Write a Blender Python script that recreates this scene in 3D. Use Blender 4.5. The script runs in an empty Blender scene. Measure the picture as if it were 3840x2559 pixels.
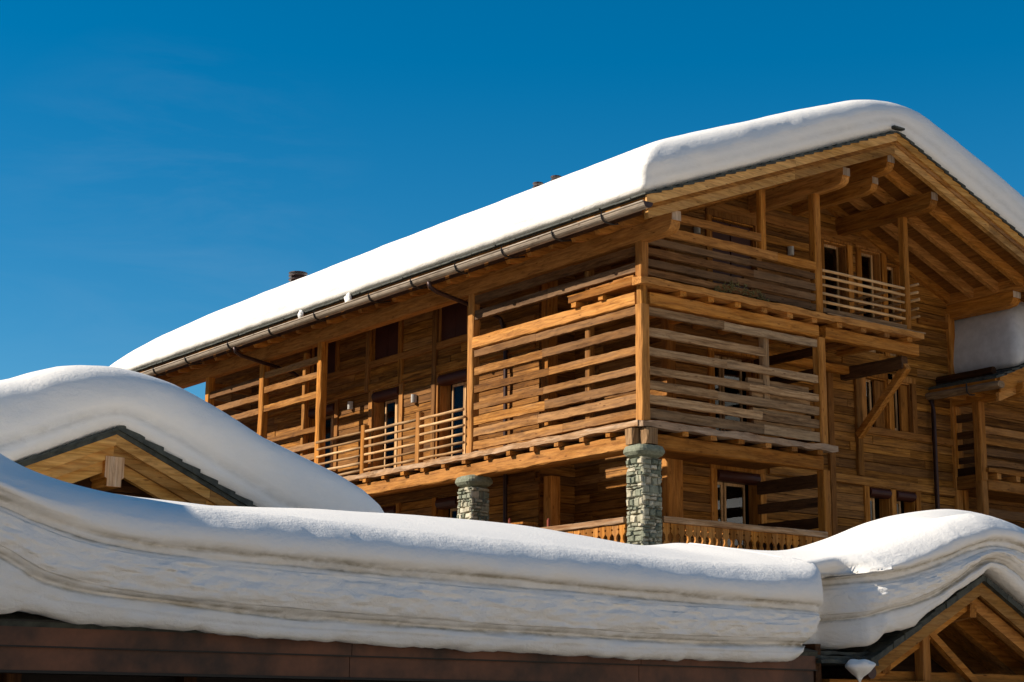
import bpy, bmesh, math, random
from mathutils import Vector, noise, Matrix
random.seed(7)
R_=random.Random(11)
S=bpy.context.scene
COL=S.collection
# ------------------------------------------------------------------ camera
FPX=6471.9026; PT,RO,YW=[math.radians(a) for a in (12.18980065,0.45778536,53.05594777)]
fh=Vector((math.cos(YW),math.sin(YW),0)); Z3=Vector((0,0,1))
Fv=(fh*math.cos(PT)+Z3*math.sin(PT)); Rv=Fv.cross(Z3).normalized(); Uv=Rv.cross(Fv)
Rv,Uv=Rv*math.cos(RO)+Uv*math.sin(RO), Uv*math.cos(RO)-Rv*math.sin(RO)
CAM=Vector((-21.457,-24.380,1.7))
cd=bpy.data.cameras.new('camera'); cam=bpy.data.objects.new('camera',cd); COL.objects.link(cam)
cd.sensor_width=36; cd.lens=FPX/3840*36; cd.clip_end=3000; cd.clip_start=.1
M=Matrix((Rv,Uv,-Fv)).transposed().to_4x4(); M.translation=CAM; cam.matrix_world=M
S.camera=cam
def un(px,py,ax,val):
    "real position, on the named plane, of a point surveyed in the photograph"
    d=Fv+Rv*((px-1920)/FPX)-Uv*((py-1279.5)/FPX); i='xyz'.index(ax)
    return CAM+d*((val-CAM[i])/d[i])
# ------------------------------------------------------------------ materials
def newmat(n):
    m=bpy.data.materials.new(n); m.use_nodes=True; nt=m.node_tree; nt.nodes.clear()
    o=nt.nodes.new('ShaderNodeOutputMaterial'); b=nt.nodes.new('ShaderNodeBsdfPrincipled')
    nt.links.new(b.outputs[0],o.inputs[0]); return m,nt,b
def N(nt,t,**k):
    n=nt.nodes.new(t)
    for a,v in k.items():
        if a.startswith('i_'):
            key=a[2:]; key=int(key) if key.isdigit() else key.replace('_',' ')
            n.inputs[key].default_value=v
        else: setattr(n,a,v)
    return n
def ramp(nt,src,stops):
    r=nt.nodes.new('ShaderNodeValToRGB'); e=r.color_ramp.elements
    while len(e)<len(stops): e.new(.5)
    for q,(p,c) in zip(e,stops): q.position=p; q.color=(*c,1)
    nt.links.new(src,r.inputs[0]); return r
def mixc(nt,f,a,b,mode='MIX'):
    m=nt.nodes.new('ShaderNodeMix'); m.data_type='RGBA'; m.blend_type=mode
    for i,v in ((0,f),(6,a),(7,b)):
        if hasattr(v,'links'): nt.links.new(v,m.inputs[i])
        elif isinstance(v,(int,float)): m.inputs[i].default_value=v
        else: m.inputs[i].default_value=(*v,1)
    return m.outputs[2]
_w={}
KIND={ # dark, mid, light, grey, grey amount
 'fresh':((.30,.100,.012),(.47,.190,.030),(.58,.268,.058),(.38,.24,.12),.26),
 'larch':((.40,.165,.03),(.60,.31,.075),(.72,.42,.13),(.55,.40,.24),.25),
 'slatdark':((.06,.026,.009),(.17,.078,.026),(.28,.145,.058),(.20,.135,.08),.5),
 'soffit':((.24,.088,.012),(.40,.158,.023),(.50,.215,.042),(.28,.18,.09),.15),
 'slat': ((.14,.052,.010),(.34,.145,.028),(.50,.245,.062),(.27,.17,.095),.5),
 'wall': ((.10,.040,.007),(.31,.130,.021),(.52,.245,.052),(.16,.105,.065),.32),
 'grey': ((.15,.085,.042),(.42,.255,.125),(.62,.42,.23),(.34,.26,.17),.5),
 'pale': ((.34,.155,.06),(.55,.34,.18),(.70,.53,.38),(.62,.52,.42),.45),
 'rod':  ((.44,.22,.075),(.62,.37,.16),(.74,.51,.28),(.58,.45,.3),.3),
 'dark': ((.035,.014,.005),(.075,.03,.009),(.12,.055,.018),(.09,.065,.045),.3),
 'end':  ((.30,.21,.14),(.46,.35,.25),(.58,.48,.37),(.48,.42,.35),.7),
 'gutter':((.34,.28,.20),(.68,.59,.46),(.80,.73,.62),(.62,.56,.48),.5),
}
def W(kind,ax='x'):
    k=(kind,ax)
    if k in _w: return _w[k]
    da,mi,li,gr,ga=KIND[kind]
    m,nt,b=newmat('wood_%s_%s'%k)
    tc=N(nt,'ShaderNodeTexCoord'); at=N(nt,'ShaderNodeAttribute',attribute_name='rnd')
    off=N(nt,'ShaderNodeVectorMath',operation='SCALE'); off.inputs[0].default_value=(37.1,23.7,51.3); nt.links.new(at.outputs['Fac'],off.inputs['Scale'])
    add=N(nt,'ShaderNodeVectorMath',operation='ADD'); nt.links.new(tc.outputs['Object'],add.inputs[0]); nt.links.new(off.outputs[0],add.inputs[1])
    def mp(lo,cr):
        s=[cr]*3; s['xyz'.index(ax)]=lo
        v=N(nt,'ShaderNodeMapping'); v.inputs['Scale'].default_value=s; nt.links.new(add.outputs[0],v.inputs[0]); return v.outputs[0]
    g=N(nt,'ShaderNodeTexNoise',i_Scale=1.0,i_Detail=6.0,i_Roughness=.62,i_Distortion=.25); nt.links.new(mp(1.1,24),g.inputs['Vector'])
    g2=N(nt,'ShaderNodeTexNoise',i_Scale=1.0,i_Detail=4.0,i_Roughness=.6); nt.links.new(mp(.55,4.2),g2.inputs['Vector'])
    kn=N(nt,'ShaderNodeTexVoronoi',i_Scale=1.0); nt.links.new(mp(2.3,7.5),kn.inputs['Vector'])
    c=ramp(nt,g.outputs[0],[(.28,da),(.50,mi),(.72,li)])
    gm=N(nt,'ShaderNodeMath',operation='ADD'); nt.links.new(g2.outputs[0],gm.inputs[0])
    rm=N(nt,'ShaderNodeMath',operation='MULTIPLY'); rm.inputs[1].default_value=.55; nt.links.new(at.outputs['Fac'],rm.inputs[0]); nt.links.new(rm.outputs[0],gm.inputs[1])
    gf=ramp(nt,gm.outputs[0],[(.62,(0,0,0)),(.95,(ga,ga,ga))])
    c2=mixc(nt,gf.outputs[0],c.outputs[0],gr)
    # brightness by plank
    s1=N(nt,'ShaderNodeMath',operation='MULTIPLY'); s1.inputs[1].default_value=7.31; nt.links.new(at.outputs['Fac'],s1.inputs[0])
    s2=N(nt,'ShaderNodeMath',operation='FRACT'); nt.links.new(s1.outputs[0],s2.inputs[0])
    br=ramp(nt,s2.outputs[0],[(0,(.50,.47,.45)),(.5,(.86,.84,.82)),(1,(1.15,1.15,1.15))])
    c3=mixc(nt,1.0,c2,br.outputs[0],'MULTIPLY')
    bl=ramp(nt,g2.outputs[0],[(.30,(.55,.52,.5)),(.48,(1,1,1))])
    c4=mixc(nt,.8,c3,bl.outputs[0],'MULTIPLY')
    g3=N(nt,'ShaderNodeTexNoise',i_Scale=1.0,i_Detail=5.0,i_Roughness=.7,i_Distortion=.8); nt.links.new(mp(1.8,13),g3.inputs['Vector'])
    b3=ramp(nt,g3.outputs[0],[(.33,(.52,.48,.45)),(.5,(1,.98,.97)),(.68,(1.28,1.25,1.22))])
    c4=mixc(nt,.8,c4,b3.outputs[0],'MULTIPLY')
    kr=ramp(nt,kn.outputs['Distance'],[(.06,(.30,.22,.18)),(.13,(1,1,1))])
    c5=mixc(nt,.75,c4,kr.outputs[0],'MULTIPLY')
    nt.links.new(c5,b.inputs['Base Color']); b.inputs['Roughness'].default_value=.72; b.inputs['Specular IOR Level'].default_value=.12
    bu=N(nt,'ShaderNodeBump',i_Strength=.55,i_Distance=.012); nt.links.new(g.outputs[0],bu.inputs['Height']); nt.links.new(bu.outputs[0],b.inputs['Normal'])
    _w[k]=m; return m
def plain(n,c,rough=.6,metal=0,var=0,scale=8,bump=0,c2=None,spec=.3):
    m,nt,b=newmat(n); b.inputs['Roughness'].default_value=rough; b.inputs['Metallic'].default_value=metal; b.inputs['Specular IOR Level'].default_value=spec
    tc=N(nt,'ShaderNodeTexCoord'); ns=N(nt,'ShaderNodeTexNoise',i_Scale=float(scale),i_Detail=5.0,i_Roughness=.6); nt.links.new(tc.outputs['Object'],ns.inputs['Vector'])
    c2=c2 or tuple(v*(1+var) for v in c)
    r=ramp(nt,ns.outputs[0],[(.35,c),(.65,c2)]); nt.links.new(r.outputs[0],b.inputs['Base Color'])
    if bump:
        bu=N(nt,'ShaderNodeBump',i_Strength=bump,i_Distance=.02); nt.links.new(ns.outputs[0],bu.inputs['Height']); nt.links.new(bu.outputs[0],b.inputs['Normal'])
    return m
def snowmat():
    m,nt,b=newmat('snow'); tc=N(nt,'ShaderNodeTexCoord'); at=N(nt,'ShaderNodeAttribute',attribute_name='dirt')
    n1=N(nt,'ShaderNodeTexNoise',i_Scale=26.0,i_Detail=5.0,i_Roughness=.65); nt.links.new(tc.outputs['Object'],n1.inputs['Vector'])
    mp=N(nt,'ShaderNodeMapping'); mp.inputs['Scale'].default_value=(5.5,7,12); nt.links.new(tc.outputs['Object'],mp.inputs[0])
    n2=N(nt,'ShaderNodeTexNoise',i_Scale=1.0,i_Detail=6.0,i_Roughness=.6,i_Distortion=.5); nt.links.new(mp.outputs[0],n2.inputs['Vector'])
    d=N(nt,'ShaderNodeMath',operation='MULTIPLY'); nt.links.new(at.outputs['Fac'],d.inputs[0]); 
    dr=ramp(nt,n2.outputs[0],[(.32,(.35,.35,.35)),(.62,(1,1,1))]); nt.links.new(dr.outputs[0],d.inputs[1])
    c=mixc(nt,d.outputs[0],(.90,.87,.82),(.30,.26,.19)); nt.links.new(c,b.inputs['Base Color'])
    b.inputs['Roughness'].default_value=.85; b.inputs['Specular IOR Level'].default_value=.15
    ck=N(nt,'ShaderNodeAttribute',attribute_name='chunk')
    m2=N(nt,'ShaderNodeMath',operation='MULTIPLY'); nt.links.new(n2.outputs[0],m2.inputs[0]); nt.links.new(ck.outputs['Fac'],m2.inputs[1])
    n3_=N(nt,'ShaderNodeTexNoise',i_Scale=60.0,i_Detail=3.0,i_Roughness=.6); nt.links.new(tc.outputs['Object'],n3_.inputs['Vector'])
    sm=N(nt,'ShaderNodeMath',operation='MULTIPLY_ADD'); sm.inputs[1].default_value=.5; nt.links.new(n3_.outputs[0],sm.inputs[0]); nt.links.new(n1.outputs[0],sm.inputs[2])
    ad=N(nt,'ShaderNodeMath',operation='MULTIPLY_ADD'); ad.inputs[1].default_value=.17; nt.links.new(sm.outputs[0],ad.inputs[0]); nt.links.new(m2.outputs[0],ad.inputs[2])
    bu=N(nt,'ShaderNodeBump',i_Strength=.6,i_Distance=.06); nt.links.new(ad.outputs[0],bu.inputs['Height']); nt.links.new(bu.outputs[0],b.inputs['Normal'])
    return m
SNOW=snowmat()
def stonemat():
    m,nt,b=newmat('stone'); tc=N(nt,'ShaderNodeTexCoord'); at=N(nt,'ShaderNodeAttribute',attribute_name='rnd')
    ns=N(nt,'ShaderNodeTexNoise',i_Scale=14.0,i_Detail=6.0,i_Roughness=.7); nt.links.new(tc.outputs['Object'],ns.inputs['Vector'])
    r=ramp(nt,at.outputs['Fac'],[(0,(.16,.175,.125)),(.35,(.27,.28,.205)),(.6,(.41,.39,.29)),(.85,(.56,.49,.36)),(1,(.70,.63,.49))])
    r2=ramp(nt,ns.outputs[0],[(.3,(.55,.58,.55)),(.65,(1.1,1.1,1.08))])
    c=mixc(nt,1.0,r.outputs[0],r2.outputs[0],'MULTIPLY'); nt.links.new(c,b.inputs['Base Color']); b.inputs['Roughness'].default_value=.85
    bu=N(nt,'ShaderNodeBump',i_Strength=.7,i_Distance=.03); nt.links.new(ns.outputs[0],bu.inputs['Height']); nt.links.new(bu.outputs[0],b.inputs['Normal'])
    return m
STONE=stonemat()
MORTAR=plain('mortar',(.17,.165,.13),.9,var=.4,scale=20,bump=.4)
SLATE=plain('slate',(.028,.032,.028),.7,scale=7,bump=.5,c2=(.075,.08,.065))
IRON=plain('iron',(.018,.016,.016),.45,var=.3)
COPPER=plain('dark_copper',(.038,.023,.018),.42,metal=.25,scale=1.6,c2=(.15,.062,.035),bump=.1)
COPDARK=plain('copper_lip',(.022,.02,.018),.5,metal=.3)
PIPE=plain('pipe_metal',(.045,.026,.024),.4,metal=.4,var=.4)
SHUT=plain('shutter_brown',(.050,.014,.009),.5,var=.3,scale=3)
BLACK=plain('dark_room',(.010,.008,.006),.9)
CURT=plain('curtain',(.62,.60,.52),.9,var=.15,scale=6)
LAMP=plain('lamp_metal',(.45,.44,.41),.4,var=.1)
MOSS=plain('dry_moss',(.10,.085,.03),.95,scale=30,c2=(.19,.16,.06),bump=.6)
REDP=plain('red_paint',(.30,.06,.03),.6)
def glass():
    m=bpy.data.materials.new('glass'); m.use_nodes=True; nt=m.node_tree; nt.nodes.clear()
    o=nt.nodes.new('ShaderNodeOutputMaterial'); t=N(nt,'ShaderNodeBsdfTransparent'); t.inputs[0].default_value=(.82,.86,.84,1)
    g=N(nt,'ShaderNodeBsdfGlossy',i_Roughness=.03); f=N(nt,'ShaderNodeFresnel',i_IOR=2.1); mx=N(nt,'ShaderNodeMixShader')
    nt.links.new(f.outputs[0],mx.inputs[0]); nt.links.new(t.outputs[0],mx.inputs[1]); nt.links.new(g.outputs[0],mx.inputs[2]); nt.links.new(mx.outputs[0],o.inputs[0]); return m
GLASS=glass()
# ------------------------------------------------------------------ mesh building
class MB:
    def __init__(s): s.v=[];s.f=[];s.r=[]
    def add(s,vs,fs,r=None):
        n=len(s.v); s.v+= [tuple(v) for v in vs]; s.f+=[tuple(i+n for i in f) for f in fs]
        r=R_.random() if r is None else r; s.r+=[r]*len(fs); return s
    def box(s,x0,x1,y0,y1,z0,z1,r=None):
        return s.add([(x,y,z) for x in(x0,x1) for y in(y0,y1) for z in(z0,z1)],[(0,1,3,2),(4,6,7,5),(0,4,5,1),(2,3,7,6),(0,2,6,4),(1,5,7,3)],r)
    def plank(s,ax,a0,a1,u0,u1,v0,v1,jit=.006,ch=.0,r=None,wav=0,seg=.3):
        "a sawn member along axis ax; u,v are the two other axes in x,y,z order"
        i='xyz'.index(ax); o=[k for k in range(3) if k!=i]
        n=max(1,int(abs(a1-a0)/seg)); sec=[(u0,v0,1,1),(u1,v0,-1,1),(u1,v1,-1,-1),(u0,v1,1,-1)]
        pr=[]
        for (u,v,du,dv) in sec:
            if ch: 
                a=[(u+du*ch,v),(u,v+dv*ch)]
                pr+= a if (du*dv<0) else a[::-1]
            else: pr.append((u,v))
        m=len(pr); vs=[]; sd=R_.random()*90
        for k in range(n+1):
            a=a0+(a1-a0)*k/n
            for q,(u,v) in enumerate(pr):
                w=noise.noise(Vector((a*1.7+sd,q//(2 if ch else 1)*5.1,sd)))*wav
                p=[0,0,0]; p[i]=a; p[o[0]]=u+R_.uniform(-jit,jit); p[o[1]]=v+R_.uniform(-jit,jit)+w; vs.append(p)
        fs=[]
        for k in range(n):
            for q in range(m): fs.append((k*m+q,k*m+(q+1)%m,(k+1)*m+(q+1)%m,(k+1)*m+q))
        fs+=[tuple(range(m))[::-1],tuple(range(n*m,n*m+m))]
        return s.add(vs,fs,r)
    def bar(s,p,q,w,h,r=None,up=Z3):
        p=Vector(p);q=Vector(q); d=(q-p).normalized(); a=d.cross(Vector(up)); a=(a if a.length>1e-4 else Vector((1,0,0))).normalized(); b=a.cross(d)
        vs=[e+a*(i*w/2)+b*(j*h/2) for e in(p,q) for i,j in((-1,-1),(1,-1),(1,1),(-1,1))]
        return s.add(vs,[(3,2,1,0),(4,5,6,7),(0,1,5,4),(1,2,6,5),(2,3,7,6),(3,0,4,7)],r)
    def prism(s,poly,ax,a,b,r=None):
        i='xyz'.index(ax); vs=[]
        for t in(a,b):
            for u,v in poly:
                p=[u,v]; p.insert(i,t); vs.append(p)
        m=len(poly); return s.add(vs,[tuple(range(m))[::-1],tuple(range(m,2*m))]+[(k,(k+1)%m,m+(k+1)%m,m+k) for k in range(m)],r)
    def tube(s,pts,rad,n=8,r=None,taper=None):
        pts=[Vector(p) for p in pts]; vs=[]; 
        for k,p in enumerate(pts):
            d=(pts[min(k+1,len(pts)-1)]-pts[max(k-1,0)]).normalized(); a=d.cross(Z3); a=(a if a.length>.05 else d.cross(Vector((1,0,0)))).normalized(); b=a.cross(d)
            rr=rad*(taper[k] if taper else 1)
            vs+=[p+a*(math.cos(t)*rr)+b*(math.sin(t)*rr) for t in [2*math.pi*q/n for q in range(n)]]
        fs=[(k*n+q,k*n+(q+1)%n,(k+1)*n+(q+1)%n,(k+1)*n+q) for k in range(len(pts)-1) for q in range(n)]
        fs+=[tuple(range(n))[::-1],tuple(range((len(pts)-1)*n,len(pts)*n))]
        return s.add(vs,fs,r)
    def build(s,name,mat,parent=None,smooth=False,mod=None):
        me=bpy.data.meshes.new(name); me.from_pydata(s.v,[],s.f)
        bm=bmesh.new(); bm.from_mesh(me); bmesh.ops.recalc_face_normals(bm,faces=bm.faces); bm.to_mesh(me); bm.free()
        at=me.attributes.new('rnd','FLOAT','FACE'); at.data.foreach_set('value',s.r)
        me.materials.append(mat)
        if smooth: me.polygons.foreach_set('use_smooth',[True]*len(me.polygons))
        o=bpy.data.objects.new(name,me); COL.objects.link(o)
        if parent is not None:
            o.parent=parent; b=Vector((0,0,0)); p=parent
            while p is not None: b+=p.location; p=p.parent
            o.location=-b
        return o
def tag(o,label=None,cat=None,group=None,kind=None):
    if label:o['label']=label
    if cat:o['category']=cat
    if group:o['group']=group
    if kind:o['kind']=kind
    return o
def empty(name,loc,label,cat,group=None):
    o=bpy.data.objects.new(name,None); COL.objects.link(o); o.location=loc; return tag(o,label,cat,group)
def lerp(x,tab):
    if x<=tab[0][0]: return tab[0][1]
    for (a,p),(b,q) in zip(tab,tab[1:]):
        if x<=b: 
            t=(x-a)/(b-a); return p+(q-p)*t
    return tab[-1][1]
def smo(x,tab):
    "Catmull-Rom through a table"
    if x<=tab[0][0]: return tab[0][1]
    if x>=tab[-1][0]: return tab[-1][1]
    for i in range(len(tab)-1):
        if tab[i][0]<=x<=tab[i+1][0]:
            a,p=tab[i]; b,q=tab[i+1]; h=b-a; t=(x-a)/h
            m0=((q-tab[i-1][1])/(b-tab[i-1][0]) if i else (q-p)/h); m1=((tab[i+2][1]-p)/(tab[i+2][0]-a) if i+2<len(tab) else (q-p)/h)
            return (2*t**3-3*t*t+1)*p+(t**3-2*t*t+t)*h*m0+(-2*t**3+3*t*t)*q+(t**3-t*t)*h*m1
# ================================================================== MAIN CHALET
CH=empty('timber_chalet',(6.4,2,0),'large timber chalet with slatted galleries, stone pillars and a deep snow slab on its roof','chalet')
XR,ZR,SL=6.41,14.08,.387
roofz=lambda x: ZR-SL*abs(x-XR)
XE,XE2,YV,YB=-.76,13.58,-1.06,23.2   # eaves and verges
def part(mb,name,mat,parent=None,**k): return mb.build(name,mat,parent or CH,**k)
# --- walls of stacked planks
def wall(ax,const,out,u0,u1,z0,z1,holes,top=None,rowh=.2,name='wall',parent=None,back=.12,kind='wall'):
    """plank wall in the plane ax=const, facing out (-1/+1) ; u is the other horizontal axis; holes=(u0,u1,z0,z1)"""
    mb=MB(); zs=sorted(set([z0,z1]+[h[2] for h in holes]+[h[3] for h in holes])); zs=[z for z in zs if z0<=z<=z1]
    oax='x' if ax=='y' else 'y'
    for za,zb in zip(zs,zs[1:]):
        if zb-za<.02: continue
        n=max(1,round((zb-za)/rowh)); h=(zb-za)/n
        for k in range(n):
            a=za+k*h; b=a+h; 
            segs=[(u0,u1)]
            if top:
                lo,hi=top(b); segs=[(max(u0,lo),min(u1,hi))]
            for hh in holes:
                if hh[2]<b-.01 and hh[3]>a+.01:
                    ns=[]
                    for p,q in segs:
                        if hh[1]<=p or hh[0]>=q: ns.append((p,q)); continue
                        if hh[0]>p: ns.append((p,hh[0]))
                        if hh[1]<q: ns.append((hh[1],q))
                    segs=ns
            for p,q in segs:
                t=p
                while t<q-.02:
                    e=min(q,t+R_.uniform(1.6,4.2)); 
                    if q-e<.5: e=q
                    d=R_.uniform(0,.028); c0=const+out*d; c1=const-out*back
                    lo,hi=min(c0,c1),max(c0,c1)
                    mb.plank(oax,t,e-.004,lo,hi,a+.007,b-.007,jit=.004,seg=.5,wav=.008); t=e
    # solid core behind the planks
    c0,c1=const-out*.05,const-out*.2; lo,hi=min(c0,c1),max(c0,c1)
    def pan(p,q,a,b):
        if q-p<.01 or b-a<.01: return
        if ax=='y': mb.box(p,q,lo,hi,a,b,.3)
        else: mb.box(lo,hi,p,q,a,b,.3)
    for za,zb in zip(zs,zs[1:]):
        segs=[(u0,u1)]
        for hh in holes:
            if hh[2]<zb-.01 and hh[3]>za+.01:
                ns=[]
                for p,q in segs:
                    if hh[1]<=p or hh[0]>=q: ns.append((p,q)); continue
                    if hh[0]>p: ns.append((p,hh[0]))
                    if hh[1]<q: ns.append((hh[1],q))
                segs=ns
        for p,q in segs:
            if not top: pan(p,q,za,zb)
            elif zb<=11.3: pan(p,q,za,zb)
            else:
                g=lambda x: min(zb,roofz(x)-.22)
                pts=sorted([p,q]+[x for x in(XR-(ZR-.22-zb)/SL,XR+(ZR-.22-zb)/SL) if p<x<q]+([XR] if p<XR<q else []))
                poly=[(x,za) for x in (p,q)]+[(x,g(x)) for x in reversed(pts)]
                if all(v>za+.01 for _,v in poly[2:]) : mb.prism(poly,'y',lo,hi,.3)
    return part(mb,name,W(kind,oax),parent)
# windows ------------------------------------------------------------
def window(ax,const,u0,u1,z0,z1,sashes,box=None,curtain=True,name='window',parent=None,fk='fresh',posts=(1,1),rec=.16,shutter=None,mull=None,header=True):
    """window in plane ax=const facing the minus side; sashes = list of (u0,u1) glass ranges"""
    P=parent or CH
    def B(mb,a,b,w0,w1,c,d,r=None): # w outward positive
        lo,hi=const-w1,const-w0
        if ax=='y': mb.box(a,b,lo,hi,c,d,r)
        else: mb.box(lo,hi,a,b,c,d,r)
    fr=MB()
    if posts[0]: B(fr,u0-.16,u0,-.1,.055,z0-.05,z1+.0)
    if posts[1]: B(fr,u1,u1+.16,-.1,.055,z0-.05,z1+.0)
    if header: B(fr,u0-.16,u1+.16,-.1,.045,z1+.003,z1+.14)
    # reveal linings
    B(fr,u0,u0+.03,-.3,-.0,z0,z1); B(fr,u1-.03,u1,-.3,-.0,z0,z1); B(fr,u0+.03,u1-.03,-.3,-.0,z0-.03,z0)
    B(fr,u0+.03,u1-.03,-.3,-.0,z1-.03,z1)
    f=part(fr,name,W(fk,'z'),P)
    bk=MB(); B(bk,u0-.1,u1+.1,-1.2,-.9,z0-.1,z1+.1); B(bk,u0-.12,u0-.1,-.9,-.31,z0-.1,z1+.1); B(bk,u1+.1,u1+.12,-.9,-.31,z0-.1,z1+.1); B(bk,u0-.1,u1+.1,-.9,-.31,z1+.1,z1+.12)
    bk.build('room',BLACK,f)
    zt=(box[0] if box else z1-.03)
    if sashes:
        sh=MB()
        for a,b in sashes:
            B(sh,a-.05,a,-rec-.05,-rec,z0+.02,zt); B(sh,b,b+.05,-rec-.05,-rec,z0+.02,zt); B(sh,a,b,-rec-.05,-rec,zt-.06,zt); B(sh,a,b,-rec-.05,-rec,z0+.02,z0+.1)
        sh.build('sash',W('rod','z'),f)
        for a,b in sashes:
            g=MB(); B(g,a,b,-rec-.035,-rec-.02,z0+.1,zt-.06); g.build('pane',GLASS,f)
        if curtain:
            cu=MB(); w=sashes[-1][1]-sashes[0][0]
            for (a,b) in ((sashes[0][0],sashes[0][0]+w*.40),(sashes[-1][1]-w*.36,sashes[-1][1])):
                n=14; pts=[]
                for k in range(n+1):
                    t=a+(b-a)*k/n; pts.append((t,-rec-.10-.025*math.sin(k*2.1)))
                for (p,wp),(q,wq) in zip(pts,pts[1:]):
                    lo,hi=const-wp,const-wq
                    vs=[]
                    for (uu,ww) in ((p,lo),(q,hi),(q,hi+.01),(p,lo+.01)):
                        for zz in (z0+.05,zt): vs.append((uu,ww,zz) if ax=='y' else (ww,uu,zz))
                    cu.add(vs,[(0,2,3,1),(2,4,5,3),(4,6,7,5),(6,0,1,7),(0,6,4,2),(1,3,5,7)])
            cu.build('curtain',CURT,f)
    if box:
        bx=MB(); n=8; poly=[]; h=(box[1]-box[0])/2; zc=(box[0]+box[1])/2
        pr=[(-.12,box[0]),(-.12,box[1])]+[( -.03+ .13*math.sin(t),zc+h*math.cos(t)) for t in [math.pi*k/n for k in range(n+1)]]
        a,b=u0+.035,u1-.035
        if ax=='y': bx.prism([(const-w,z) for w,z in pr],'x',a,b,.5)
        else: bx.prism([(const-w,z) for w,z in pr],'y',a,b,.5)
        bx.build('shutter_box',SHUT,f,smooth=False)
    if shutter:
        sm=MB()
        for a,b in shutter: B(sm,a,b,-.12,-.06,z0+.02,z1-.05)
        sm.build('shutter',SHUT if not sashes else W('soffit','z'),f)
    return f
# ---------------- wall sets
GH=[(3.77,5.08,7.2,9.34),(3.79,5.08,4.3,6.8),(8.55,9.30,5.3,6.82),(9.46,10.16,5.3,6.82),(8.56,9.34,8.22,9.40),(9.50,10.16,8.22,9.40),
    (3.77,5.10,10.0,12.36),(7.30,8.10,10.0,12.44),(8.56,9.28,10.0,12.44),(9.46,9.96,10.0,12.25)]
wall('y',2.0,-1,2.4,11.75,0,13.9,GH,top=lambda z:(XR-(ZR-.25-z)/SL,XR+(ZR-.25-z)/SL))
LH=[(13.56,14.9,7.2,9.58),(10.54,11.76,7.2,9.58),(7.62,8.86,7.2,9.58),(8.0,8.86,4.3,6.64),(10.56,11.4,4.3,6.64),
    (13.6,14.9,10.38,11.45),(10.62,11.88,10.38,11.45),(7.7,8.94,10.38,11.45)]
wall('x',1.4,-1,5.0,21.0,0,11.75,LH)
wall('y',5.0,-1,1.42,2.4,0,12.0,[])
wall('x',2.4,-1,2.06,5.0,0,12.2,[])
bk=MB(); bk.box(11.55,11.74,2.25,21,0,11.9,.4); bk.box(1.42,11.55,20.8,21,0,11.8,.4); part(bk,'wall',W('wall','y'))
# floors inside so that no light leaks
fl=MB(); fl.box(2.7,11.5,2.3,20.7,7.0,7.1); fl.box(2.7,11.5,2.3,20.7,9.8,9.9); part(fl,'floor_slab',BLACK)
# windows
window('y',2.0,3.77,5.08,7.2,9.34,[(3.84,4.11),(4.26,4.74)],curtain=True,posts=(1,1))  # pale curtain here stands in for bright reflections on the panes
window('y',2.0,3.79,5.08,4.3,6.8,[(3.84,4.10),(4.25,4.76)],box=(6.56,6.8),posts=(1,1))
window('y',2.0,8.55,9.30,5.3,6.82,[(8.62,8.90)],box=(6.6,6.82)); window('y',2.0,9.46,10.16,5.3,6.82,[(9.52,9.80)],box=(6.6,6.82),posts=(0,1))
window('y',2.0,8.56,9.34,8.22,9.40,[(8.62,8.92)],shutter=[(8.98,9.30)],curtain=False); window('y',2.0,9.50,10.16,8.22,9.40,[(9.56,9.82)],shutter=[(9.88,10.12)],posts=(0,1))
window('y',2.0,3.77,5.10,10.0,12.36,[],shutter=[(3.82,4.4),(4.44,5.05)])
window('y',2.0,7.30,8.10,10.0,12.44,[(7.40,7.95)],curtain=False,posts=(1,1)); window('y',2.0,8.56,9.28,10.0,12.44,[(8.64,9.14)],curtain=False); window('y',2.0,9.46,9.96,10.0,12.25,[(9.54,9.86)],curtain=False,posts=(0,0),header=False)
for a,b in ((13.56,14.9),(10.54,11.76),(7.62,8.86)):
    m=b-.30-(b-a-.35)*.5
    window('x',1.4,a,b,7.2,9.58,[(a+.12,a+.12+(b-a-.5)*.36),(a+.22+(b-a-.5)*.36,b-.34)],box=(9.30,9.56),posts=(1,1))
for a,b in ((8.0,8.86),(10.56,11.4)): window('x',1.4,a,b,4.3,6.64,[(a+.1,b-.34)],box=(6.36,6.62))
for a,b in ((13.6,14.9),(10.62,11.88),(7.7,8.94)): window('x',1.4,a,b,10.38,11.45,[],shutter=[(a+.03,(a+b)/2-.005),((a+b)/2+.005,b-.03)],header=False)
# horizontal beams and posts applied on the walls
def one(name,kind,ax,*a,**k): m=MB(); m.plank(ax,*a,**k); return part(m,name,W(kind,ax))
one('wall_beam','fresh','x',2.9,9.6,1.93,2.06,12.50,12.70,ch=.012)
one('wall_beam','fresh','x',8.32,11.6,1.925,2.05,8.05,8.215,ch=.012)
one('wall_beam','wall','x',5.35,11.6,1.93,2.05,6.84,7.03,ch=.012)
one('wall_beam','fresh','x',10.5,11.6,1.93,2.05,10.92,11.09,ch=.012)
one('wall_beam','fresh','y',5.1,20.5,1.33,1.45,10.18,10.36,ch=.012)
one('wall_beam','wall','y',5.1,20.5,1.335,1.45,9.62,9.80,ch=.012)
one('wall_beam','wall','y',5.1,20.5,1.33,1.45,6.66,6.87,ch=.012)
for u0,u1,z0,z1,kd in ((8.18,8.37,7.05,9.45,'wall'),(7.24,7.42,0,9.3,'fresh'),(11.58,11.8,0,11.3,'fresh'),(2.36,2.62,7.18,12.3,'fresh'),(2.34,2.78,0,6.9,'fresh')):
    one('wall_post',kd,'z',z0,z1,u0,u1,1.9,2.08,ch=.015)
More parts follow.
